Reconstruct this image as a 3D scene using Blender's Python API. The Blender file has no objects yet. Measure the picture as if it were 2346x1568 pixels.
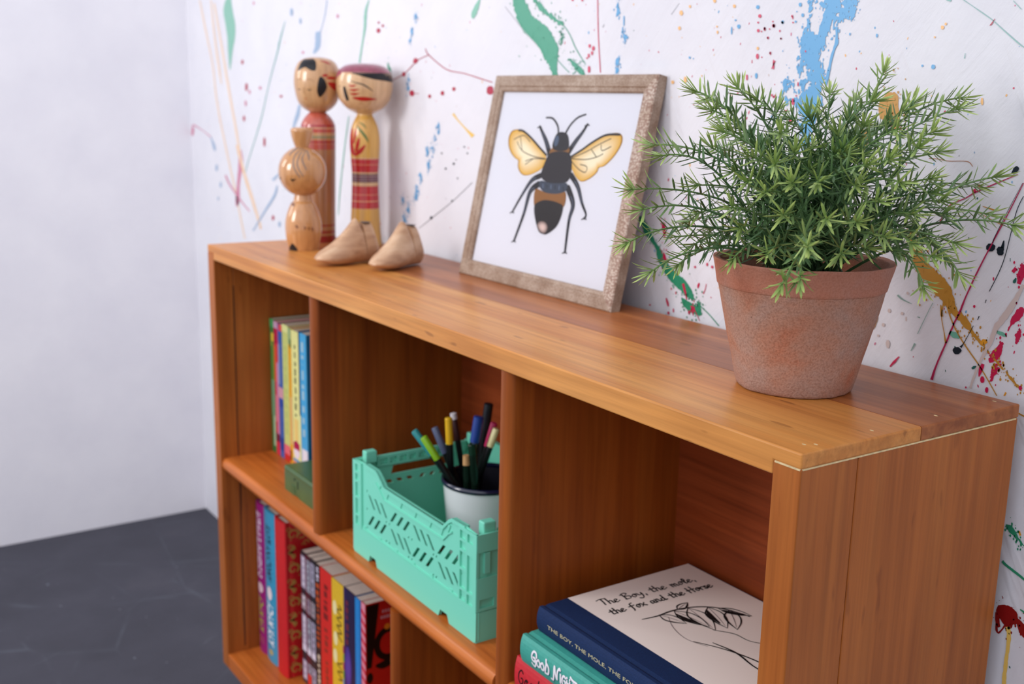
import bpy, bmesh, math, random
import numpy as np
from math import sin, cos, pi, radians
from mathutils import Vector, Matrix, geometry, noise

random.seed(7)
SC = bpy.context.scene
COL = SC.collection

# ---------------------------------------------------------------- camera, sky, lights, exposure
cam_d = bpy.data.cameras.new('camera')
cam = bpy.data.objects.new('camera', cam_d)
COL.objects.link(cam)
cam.matrix_world = Matrix(((0.556603, -0.189553, 0.808865, 1.49603),
                           (0.830515, 0.102441, -0.547495, -0.49991),
                           (0.020919, 0.976512, 0.214446, 0.90205),
                           (0, 0, 0, 1)))
cam_d.sensor_width = 36.0
cam_d.lens = 38.7907
cam_d.clip_start = 0.02
cam_d.dof.use_dof = True
cam_d.dof.focus_distance = 0.745
cam_d.dof.aperture_fstop = 9.0
SC.camera = cam

world = bpy.data.worlds.new('daylight')
SC.world = world
world.use_nodes = True
world.node_tree.nodes['Background'].inputs[0].default_value = (0.90, 0.92, 1.0, 1)
world.node_tree.nodes['Background'].inputs[1].default_value = 0.97


def area(name, loc, target, sx, sy, power, col):
    d = bpy.data.lights.new(name, 'AREA')
    d.shape = 'RECTANGLE'
    d.size, d.size_y, d.energy, d.color = sx, sy, power, col
    o = bpy.data.objects.new(name, d)
    COL.objects.link(o)
    o.location = loc
    o.rotation_euler = (Vector(target) - Vector(loc)).to_track_quat('-Z', 'Y').to_euler()
    return o


area('window_light', (0.06, -1.15, 1.18), (0.2, 0.2, 0.80), 0.34, 0.46, 7.6, (1.0, 0.97, 0.95))
area('front_window_light', (1.12, -1.5, 2.05), (-0.1, 0.1, 0.7), 2.2, 1.8, 8.0, (0.98, 0.98, 1.0))
area('side_window_light', (-0.74, -0.85, 1.28), (0.2, 0.1, 0.85), 0.11, 0.5, 2.6, (1.0, 0.98, 0.96))

SC.view_settings.view_transform = 'Standard'
SC.view_settings.look = 'None'
SC.view_settings.gamma = 1.0
SC.view_settings.use_curve_mapping = False
SC.view_settings.exposure = 0.08

# ---------------------------------------------------------------- helpers
S = 0.226            # shelf depth, the scene's measuring unit
H = 0.6981           # height of the bookcase top above the floor


def W(x, y, z):
    return Vector((x * S, y * S, z * S + H))


def lin(c):
    if isinstance(c, str):
        c = tuple(int(c[i:i + 2], 16) for i in (0, 2, 4))
    f = lambda v: (v / 255 / 12.92) if v / 255 <= 0.04045 else ((v / 255 + 0.055) / 1.055) ** 2.4
    return tuple(f(v) for v in c[:3]) + (1.0,)


def mesh_obj(name, verts, faces, mat, parent=None, smooth=False, cols=None, bevel=0, mi=None, auto=None):
    me = bpy.data.meshes.new(name)
    me.from_pydata([tuple(v) for v in verts], [], faces)
    for m in (mat if isinstance(mat, (list, tuple)) else [mat]):
        me.materials.append(m)
    if mi:
        me.polygons.foreach_set('material_index', mi)
    if cols is not None:
        a = me.color_attributes.new('Col', 'FLOAT_COLOR', 'POINT')
        flat = []
        for c in cols:
            flat += list(c)
        a.data.foreach_set('color', flat)
    o = bpy.data.objects.new(name, me)
    COL.objects.link(o)
    if bevel:
        bm = bmesh.new()
        bm.from_mesh(me)
        es = [e for e in bm.edges if len(e.link_faces) == 2 and e.calc_face_angle(0) > 0.6]
        bmesh.ops.bevel(bm, geom=es, offset=bevel, segments=3, profile=0.5, affect='EDGES', clamp_overlap=True)
        bm.to_mesh(me)
        bm.free()
    if smooth:
        me.polygons.foreach_set('use_smooth', [True] * len(me.polygons))
        if auto:
            bm = bmesh.new()
            bm.from_mesh(me)
            for e in bm.edges:
                if len(e.link_faces) == 2 and e.calc_face_angle(0) > auto:
                    e.smooth = False
            bm.to_mesh(me)
            bm.free()
    if parent is not None:
        o.parent = parent
        if parent.type == 'EMPTY':
            o.matrix_parent_inverse = Matrix.Translation(-Vector(parent.location))
    return o


def recalc(o):
    bm = bmesh.new()
    bm.from_mesh(o.data)
    bmesh.ops.recalc_face_normals(bm, faces=bm.faces)
    bm.to_mesh(o.data)
    bm.free()
    return o


def thing(name, label, cat, loc, group=None):
    o = bpy.data.objects.new(name, None)
    o.empty_display_size = 0.02
    COL.objects.link(o)
    o.location = loc
    o['label'] = label
    o['category'] = cat
    if group:
        o['group'] = group
    return o


def structure(o, label=None):
    o['kind'] = 'structure'
    if label:
        o['label'] = label
    return o


BOXF = [(0, 3, 2, 1), (4, 5, 6, 7), (0, 1, 5, 4), (1, 2, 6, 5), (2, 3, 7, 6), (3, 0, 4, 7)]


def boxv(x0, x1, y0, y1, z0, z1):
    return [Vector(p) for p in ((x0, y0, z0), (x1, y0, z0), (x1, y1, z0), (x0, y1, z0),
                                (x0, y0, z1), (x1, y0, z1), (x1, y1, z1), (x0, y1, z1))]


def box(name, x0, x1, y0, y1, z0, z1, mat, parent=None, bevel=0.0008, T=None):
    v = boxv(x0, x1, y0, y1, z0, z1)
    if T:
        v = [T @ p for p in v]
    return mesh_obj(name, v, BOXF, mat, parent, bevel=bevel)


class Multi:
    """collects boxes and prisms that make up one part"""
    def __init__(self, T=None):
        self.v, self.f, self.T = [], [], T

    def box(self, *a):
        n = len(self.v)
        self.v += boxv(*a)
        self.f += [tuple(i + n for i in q) for q in BOXF]

    def prism(self, poly, holes, mapf, t0, t1):
        loops = [[Vector((x, y, 0)) for x, y in l] for l in [poly] + holes]
        flat = [p for l in loops for p in l]
        tris = geometry.tessellate_polygon(loops)
        n, m = len(self.v), len(flat)
        self.v += [Vector(mapf(p.x, p.y, t0)) for p in flat] + [Vector(mapf(p.x, p.y, t1)) for p in flat]
        if not holes:
            self.f.append(tuple(range(n, n + m)))
            self.f.append(tuple(range(n + m, n + 2 * m))[::-1])
        else:
            for a, b, c in tris:
                self.f.append((n + a, n + b, n + c))
                self.f.append((n + m + c, n + m + b, n + m + a))
        k = 0
        for l in loops:
            for i in range(len(l)):
                j = (i + 1) % len(l)
                self.f.append((n + k + i, n + k + j, n + m + k + j, n + m + k + i))
            k += len(l)

    def build(self, name, mat, parent=None, bevel=0):
        v = [self.T @ p for p in self.v] if self.T else self.v
        return recalc(mesh_obj(name, v, self.f, mat, parent, bevel=bevel))


def cr(pts, n=5, closed=False):
    """Catmull-Rom through points of any dimension"""
    m = len(pts)
    out = []
    rng = range(m) if closed else range(m - 1)
    for i in rng:
        g = lambda j: pts[j % m] if closed else pts[max(0, min(m - 1, j))]
        p0, p1, p2, p3 = g(i - 1), g(i), g(i + 1), g(i + 2)
        for k in range(n):
            t = k / n
            out.append(tuple(0.5 * (2 * b + (c - a) * t + (2 * a - 5 * b + 4 * c - d) * t * t + (3 * b - a - 3 * c + d) * t ** 3)
                             for a, b, c, d in zip(p0, p1, p2, p3)))
    if not closed:
        out.append(tuple(pts[-1]))
    return out


def lathe(name, prof, mat, cx, cy, z0, parent=None, n=48, sub=3, cap0=True, cap1=False, jit=None):
    pr = cr(prof, sub) if sub > 1 else prof
    pr = [(max(r, 0.00002), z) for r, z in pr]
    v, f = [], []
    for r, z in pr:
        for i in range(n):
            a = 2 * pi * i / n
            p = Vector((cx + r * cos(a), cy + r * sin(a), z0 + z))
            v.append(p + jit(p, r, z) if jit else p)
    for k in range(len(pr) - 1):
        for i in range(n):
            j = (i + 1) % n
            f.append((k * n + i, k * n + j, (k + 1) * n + j, (k + 1) * n + i))
    if cap0:
        f.append(tuple(range(n))[::-1])
    if cap1:
        f.append(tuple((len(pr) - 1) * n + i for i in range(n)))
    return mesh_obj(name, v, f, mat, parent, smooth=True, auto=0.9)


def frames(pts):
    ts = []
    for i in range(len(pts)):
        a, b = pts[max(0, i - 1)], pts[min(len(pts) - 1, i + 1)]
        ts.append((b - a).normalized())
    u = ts[0].orthogonal().normalized()
    out = []
    for t in ts:
        u = (u - t * u.dot(t)).normalized()
        out.append((t, u, t.cross(u)))
    return out


def tube_data(pts, rads, n=8):
    v, f = [], []
    for (t, u, w), p, r in zip(frames(pts), pts, rads):
        for i in range(n):
            a = 2 * pi * i / n
            v.append(p + (u * cos(a) + w * sin(a)) * r)
    m = len(pts)
    for k in range(m - 1):
        for i in range(n):
            j = (i + 1) % n
            f.append((k * n + i, k * n + j, (k + 1) * n + j, (k + 1) * n + i))
    f.append(tuple(range(n))[::-1])
    f.append(tuple((m - 1) * n + i for i in range(n)))
    return v, f


class Print:
    """flat printed or painted shapes in (u, v); each shape carries its colour"""
    def __init__(self):
        self.v, self.f, self.c, self.n = [], [], [], 0

    def _add(self, pts, faces, col):
        b = len(self.v)
        self.n += 1
        self.v += [(x, y, self.n) for x, y in pts]
        self.f += [tuple(i + b for i in q) for q in faces]
        cs = col if isinstance(col, list) else [lin(col)] * len(pts)
        self.c += cs

    def poly(self, pts, col, smooth=0):
        p = cr(pts, smooth, True) if smooth else pts
        self._add(p, geometry.tessellate_polygon([[Vector((x, y, 0)) for x, y in p]]), col)

    def rings(self, pts, col, col_in=None, smooth=3, k=5, c=None):
        """star-shaped patch in rings, so that it can follow a curved surface or shade to its middle"""
        p = cr(pts, smooth, True)
        m = len(p)
        if c is None:
            c = (sum(q[0] for q in p) / m, sum(q[1] for q in p) / m)
        v, cs = [c], [lin(col_in or col)]
        A, B = lin(col_in or col), lin(col)
        for i in range(1, k + 1):
            t = i / k
            tt = max(0.0, min(1.0, (t - 0.35) / 0.65)) if col_in else 1
            for q in p:
                v.append((c[0] + (q[0] - c[0]) * t, c[1] + (q[1] - c[1]) * t))
                cs.append(tuple(a + (b - a) * tt for a, b in zip(A, B)))
        f = [(0, 1 + i, 1 + (i + 1) % m) for i in range(m)]
        for i in range(k - 1):
            for j in range(m):
                jj = (j + 1) % m
                f.append((1 + i * m + j, 1 + (i + 1) * m + j, 1 + (i + 1) * m + jj, 1 + i * m + jj))
        self._add(v, f, cs)

    def strip(self, L, R, col):
        m = len(L)
        pts = list(L) + list(R)
        self._add(pts, [(i, i + 1, m + i + 1, m + i) for i in range(m - 1)], col)

    def stroke(self, pts, w, col, smooth=5, rounded=True, nib=None):
        """pts (u,v) or (u,v,halfwidth); nib: angle of a broad pen"""
        p = [(q[0], q[1], (q[2] if len(q) > 2 else 1.0) * w) for q in pts]
        if smooth and len(p) > 2:
            p = cr(p, smooth)
        L, R = [], []
        for i, q in enumerate(p):
            a, b = p[max(0, i - 1)], p[min(len(p) - 1, i + 1)]
            d = Vector((b[0] - a[0], b[1] - a[1]))
            if d.length < 1e-9:
                d = Vector((1, 0))
            d.normalize()
            ww = max(q[2], 0)
            if nib is not None:
                ww *= 0.35 + 0.65 * abs(sin(math.atan2(d.y, d.x) - nib))
            L.append((q[0] - d.y * ww, q[1] + d.x * ww))
            R.append((q[0] + d.y * ww, q[1] - d.x * ww))
        self.strip(L, R, col)
        if rounded:
            for q in (p[0], p[-1]):
                self.poly([(q[0] + cos(a * pi / 5) * q[2] * (0.8 if nib is not None else 1), q[1] + sin(a * pi / 5) * q[2] * (0.8 if nib is not None else 1)) for a in range(10)], col)

    def rect(self, u0, u1, v0, v1, col):
        self.poly([(u0, v0), (u1, v0), (u1, v1), (u0, v1)], col)

    def text(self, string, col, u0, u1, v0, v1, shear=0.0, bold=0.0):
        d = bpy.data.curves.new('lettering', 'FONT')
        d.body = string
        d.shear = shear
        d.offset = bold
        d.resolution_u = 2
        o = bpy.data.objects.new('lettering', d)
        COL.objects.link(o)
        dg = bpy.context.evaluated_depsgraph_get()
        me = o.evaluated_get(dg).to_mesh()
        v = [(p.co.x, p.co.y) for p in me.vertices]
        f = [tuple(q.vertices) for q in me.polygons]
        o.evaluated_get(dg).to_mesh_clear()
        bpy.data.objects.remove(o)
        bpy.data.curves.remove(d)
        x0, x1 = min(p[0] for p in v), max(p[0] for p in v)
        y0, y1 = min(p[1] for p in v), max(p[1] for p in v)
        self._add([(u0 + (x - x0) / (x1 - x0) * (u1 - u0), v0 + (y - y0) / (y1 - y0) * (v1 - v0)) for x, y in v], f, col)

    def build(self, name, mapf, mat, parent):
        return mesh_obj(name, [mapf(u, v, k) for u, v, k in self.v], self.f, mat, parent, cols=self.c)


# ---------------------------------------------------------------- materials
def new_mat(name, rough=0.5, col=None, spec=0.5, coat=0.0):
    m = bpy.data.materials.new(name)
    m.use_nodes = True
    b = m.node_tree.nodes['Principled BSDF']
    b.inputs['Roughness'].default_value = rough
    b.inputs['Specular IOR Level'].default_value = spec
    if coat:
        b.inputs['Coat Weight'].default_value = coat
        b.inputs['Coat Roughness'].default_value = 0.08
    if col:
        b.inputs['Base Color'].default_value = lin(col)
    return m, m.node_tree.nodes, m.node_tree.links, b


def ramp(ns, stops, interp='LINEAR'):
    r = ns.new('ShaderNodeValToRGB')
    e = r.color_ramp.elements
    r.color_ramp.interpolation = interp
    while len(e) < len(stops):
        e.new(0.5)
    for i, (p, c) in enumerate(stops):
        e[i].position = p
        e[i].color = lin(c)
    return r


def coords(ns, ls, scale, rot=(0, 0, 0), kind='Object'):
    tc = ns.new('ShaderNodeTexCoord')
    mp = ns.new('ShaderNodeMapping')
    mp.inputs['Scale'].default_value = scale
    src = tc.outputs[kind]
    if any(rot):
        m0 = ns.new('ShaderNodeMapping')
        m0.inputs['Rotation'].default_value = rot
        ls.new(src, m0.inputs[0])
        src = m0.outputs[0]
    ls.new(src, mp.inputs[0])
    return mp.outputs[0]


def tex_noise(ns, ls, vec, scale, detail=4, rough=0.55, dist=0.0):
    n = ns.new('ShaderNodeTexNoise')
    n.inputs['Scale'].default_value = scale
    n.inputs['Detail'].default_value = detail
    n.inputs['Roughness'].default_value = rough
    n.inputs['Distortion'].default_value = dist
    ls.new(vec, n.inputs['Vector'])
    return n


def mix(ns, ls, fac, a, b, mode='MIX'):
    m = ns.new('ShaderNodeMix')
    m.data_type = 'RGBA'
    m.blend_type = mode
    for s, v in ((m.inputs[0], fac), (m.inputs[6], a), (m.inputs[7], b)):
        if isinstance(v, (int, float)):
            s.default_value = v
        elif isinstance(v, (str, tuple)):
            s.default_value = lin(v)
        else:
            ls.new(v, s)
    return m.outputs[2]


def bump(ns, ls, height, bsdf, strength=0.3, dist=0.001, chain=None):
    b = ns.new('ShaderNodeBump')
    b.inputs['Strength'].default_value = strength
    b.inputs['Distance'].default_value = dist
    ls.new(height, b.inputs['Height'])
    if chain:
        ls.new(chain, b.inputs['Normal'])
    ls.new(b.outputs[0], bsdf.inputs['Normal'])
    return b.outputs[0]


def wood(name, dark, mid, light, axis='X', rough=0.33, grain=1.0, fleck=0.5, coat=0.15):
    m, ns, ls, b = new_mat(name, rough, spec=0.25, coat=coat)
    st = {'X': (1.2, 22, 22), 'Y': (22, 1.2, 22), 'Z': (22, 22, 1.2)}[axis]
    fi = {'X': (6, 190, 190), 'Y': (190, 6, 190), 'Z': (190, 190, 6)}[axis]
    fk = {'X': (28, 120, 120), 'Y': (120, 28, 120), 'Z': (120, 120, 28)}[axis]
    big = tex_noise(ns, ls, coords(ns, ls, st), 1.6, 3, 0.5, 0.6)
    fine = tex_noise(ns, ls, coords(ns, ls, fi), 1.0, 3, 0.6)
    r = ramp(ns, [(0.30, dark), (0.50, mid), (0.72, light)])
    ls.new(big.outputs[0], r.inputs[0])
    r2 = ramp(ns, [(0.30, 'c8c0b8'), (0.62, 'ffffff')])
    ls.new(fine.outputs[0], r2.inputs[0])
    c = mix(ns, ls, 0.55 * grain, r.outputs[0], r2.outputs[0], 'MULTIPLY')
    fl = tex_noise(ns, ls, coords(ns, ls, fk), 1.0, 1, 0.4)
    r3 = ramp(ns, [(0.71, 'ffffff'), (0.77, '6e4028')])
    ls.new(fl.outputs[0], r3.inputs[0])
    c = mix(ns, ls, fleck, c, r3.outputs[0], 'MULTIPLY')
    blot = tex_noise(ns, ls, coords(ns, ls, (5, 5, 5)), 1.0, 2)
    r4 = ramp(ns, [(0.3, 'd8cfc8'), (0.7, 'ffffff')])
    ls.new(blot.outputs[0], r4.inputs[0])
    c = mix(ns, ls, 0.7, c, r4.outputs[0], 'MULTIPLY')
    ls.new(c, b.inputs['Base Color'])
    bump(ns, ls, fine.outputs[0], b, 0.12, 0.0004)
    return m


def flat(name, col, rough=0.5, spec=0.5, var=0.0, coat=0.0, bumpy=0.0, bscale=300):
    m, ns, ls, b = new_mat(name, rough, col, spec, coat)
    v = coords(ns, ls, (1, 1, 1))
    n = tex_noise(ns, ls, v, bscale, 3)
    if var:
        r = ramp(ns, [(0.3, '%02x%02x%02x' % ((int(255 * (1 - var)),) * 3)), (0.7, 'ffffff')])
        ls.new(n.outputs[0], r.inputs[0])
        ls.new(mix(ns, ls, 1.0, col, r.outputs[0], 'MULTIPLY'), b.inputs['Base Color'])
    if bumpy:
        bump(ns, ls, n.outputs[0], b, bumpy, 0.0005)
    return m


def print_mat(name, rough=0.5, spec=0.4):
    m, ns, ls, b = new_mat(name, rough, spec=spec)
    a = ns.new('ShaderNodeAttribute')
    a.attribute_name = 'Col'
    ls.new(a.outputs['Color'], b.inputs['Base Color'])
    return m


M = {}
M['top'] = wood('honey_varnished_pine', 'c87c38', 'da924a', 'e6a45a', 'X', 0.38, fleck=0.4, coat=0.04)
M['top_dark'] = wood('brown_varnished_pine', '98542a', 'b46c3a', 'c67f48', 'X', 0.36, fleck=0.3, coat=0.04)
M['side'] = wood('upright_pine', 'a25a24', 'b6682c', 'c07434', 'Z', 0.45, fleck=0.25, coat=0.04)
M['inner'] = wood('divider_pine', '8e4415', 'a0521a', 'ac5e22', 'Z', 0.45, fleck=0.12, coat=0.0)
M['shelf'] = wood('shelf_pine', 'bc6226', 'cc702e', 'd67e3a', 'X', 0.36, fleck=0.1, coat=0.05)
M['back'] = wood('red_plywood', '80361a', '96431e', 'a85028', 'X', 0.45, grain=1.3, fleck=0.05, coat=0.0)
M['glue'] = flat('raw_wood', 'ecd3a0', 0.7, var=0.15)
M['crack'] = flat('dark_joint', '3a1c0e', 0.8, var=0.2)
M['print'] = print_mat('printed_ink', 0.5)
M['gloss_print'] = print_mat('glossy_print', 0.28)
M['matte_print'] = print_mat('matte_print', 0.85, 0.15)
M['wall_paint'] = print_mat('splashed_paint', 0.35)
M['paper'] = flat('page_edges', 'd8c8bc', 0.9, var=0.12, bscale=900)


def wall_mat(name, col, rough_plaster):
    m, ns, ls, b = new_mat(name, 0.7, col, 0.3)
    v = coords(ns, ls, (1, 1, 1))
    v2 = coords(ns, ls, (7, 7, 30), (0.0, 0.9, 0.0))
    v3 = coords(ns, ls, (40, 40, 6), (0.0, 0.5, 0.0))
    n1 = tex_noise(ns, ls, v, 90, 4)
    n0 = tex_noise(ns, ls, v, 9, 3)
    n2 = tex_noise(ns, ls, v2, 1.0, 5, 0.65, 0.5)
    n3 = tex_noise(ns, ls, v3, 1.0, 3, 0.6)
    r = ramp(ns, [(0.3, 'f7f7f9'), (0.7, 'ffffff')])
    ls.new(n0.outputs[0], r.inputs[0])
    ls.new(mix(ns, ls, 1.0, col, r.outputs[0], 'MULTIPLY'), b.inputs['Base Color'])
    c = bump(ns, ls, n1.outputs[0], b, 0.22, 0.002)
    if rough_plaster:
        c = bump(ns, ls, n2.outputs[0], b, 0.30, 0.004, c)
        r2 = ramp(ns, [(0.60, '000000'), (0.66, 'ffffff')])
        ls.new(n3.outputs[0], r2.inputs[0])
        bump(ns, ls, r2.outputs[0], b, 0.25, 0.001, c)
    else:
        bump(ns, ls, n0.outputs[0], b, 0.02, 0.004, c)
    return m


M['wall'] = wall_mat('white_rough_plaster', 'e6e5eb', True)
M['wall_plain'] = wall_mat('white_smooth_plaster', 'efeef4', False)


def floor_mat():
    m, ns, ls, b = new_mat('worn_slate_floor_paint', 0.55, spec=0.35)
    v = coords(ns, ls, (1, 1, 1))
    n = tex_noise(ns, ls, v, 5, 5, 0.6)
    r = ramp(ns, [(0.3, '34343e'), (0.55, '3d3d48'), (0.75, '484751')])
    ls.new(n.outputs[0], r.inputs[0])
    c = r.outputs[0]
    for sc, rot, w in ((2.2, 0.3, 0.006), (3.7, 1.4, 0.007), (5.1, 2.4, 0.006)):
        vo = ns.new('ShaderNodeTexVoronoi')
        vo.feature = 'DISTANCE_TO_EDGE'
        vo.inputs['Scale'].default_value = sc
        ls.new(coords(ns, ls, (1, 0.35, 1), (0, 0, rot)), vo.inputs['Vector'])
        r2 = ramp(ns, [(0.0, 'ffffff'), (w, '000000')])
        ls.new(vo.outputs['Distance'], r2.inputs[0])
        mk = tex_noise(ns, ls, v, 4.0 + sc, 2)
        r3 = ramp(ns, [(0.45, '000000'), (0.62, '8a8a8a')])
        ls.new(mk.outputs[0], r3.inputs[0])
        c = mix(ns, ls, mix(ns, ls, 1.0, r2.outputs[0], r3.outputs[0], 'MULTIPLY'), c, '6d7682')
    sp = tex_noise(ns, ls, v, 70, 1)
    r4 = ramp(ns, [(0.77, '000000'), (0.80, 'ffffff')])
    ls.new(sp.outputs[0], r4.inputs[0])
    c = mix(ns, ls, r4.outputs[0], c, '808692')
    ls.new(c, b.inputs['Base Color'])
    bump(ns, ls, tex_noise(ns, ls, v, 60, 4).outputs[0], b, 0.15, 0.002)
    return m


M['floor'] = floor_mat()


def banded(name, base, bands, zmin, zmax, rough=0.3, grain=True):
    """turned wood painted in rings: colour by height above the doll's foot"""
    m, ns, ls, b = new_mat(name, rough, coat=0.7)
    tc = ns.new('ShaderNodeTexCoord')
    sx = ns.new('ShaderNodeSeparateXYZ')
    ls.new(tc.outputs['Object'], sx.inputs[0])
    mr = ns.new('ShaderNodeMapRange')
    mr.inputs[1].default_value, mr.inputs[2].default_value = zmin, zmax
    ls.new(sx.outputs[2], mr.inputs[0])
    st = [(0.0, base)]
    bs = sorted(bands)
    for i, (a, e, c) in enumerate(bs):
        st.append((max(0, (a - zmin) / (zmax - zmin)), c))
        if i + 1 == len(bs) or bs[i + 1][0] > e + 1e-6:
            st.append((min(1, (e - zmin) / (zmax - zmin)), base))
    r = ramp(ns, st, 'CONSTANT')
    ls.new(mr.outputs[0], r.inputs[0])
    n = tex_noise(ns, ls, coords(ns, ls, (150, 150, 9)), 1.0, 3)
    r2 = ramp(ns, [(0.3, 'd6cbc0'), (0.65, 'ffffff')])
    ls.new(n.outputs[0], r2.inputs[0])
    ls.new(mix(ns, ls, 0.8, r.outputs[0], r2.outputs[0], 'MULTIPLY'), b.inputs['Base Color'])
    return m

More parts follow.
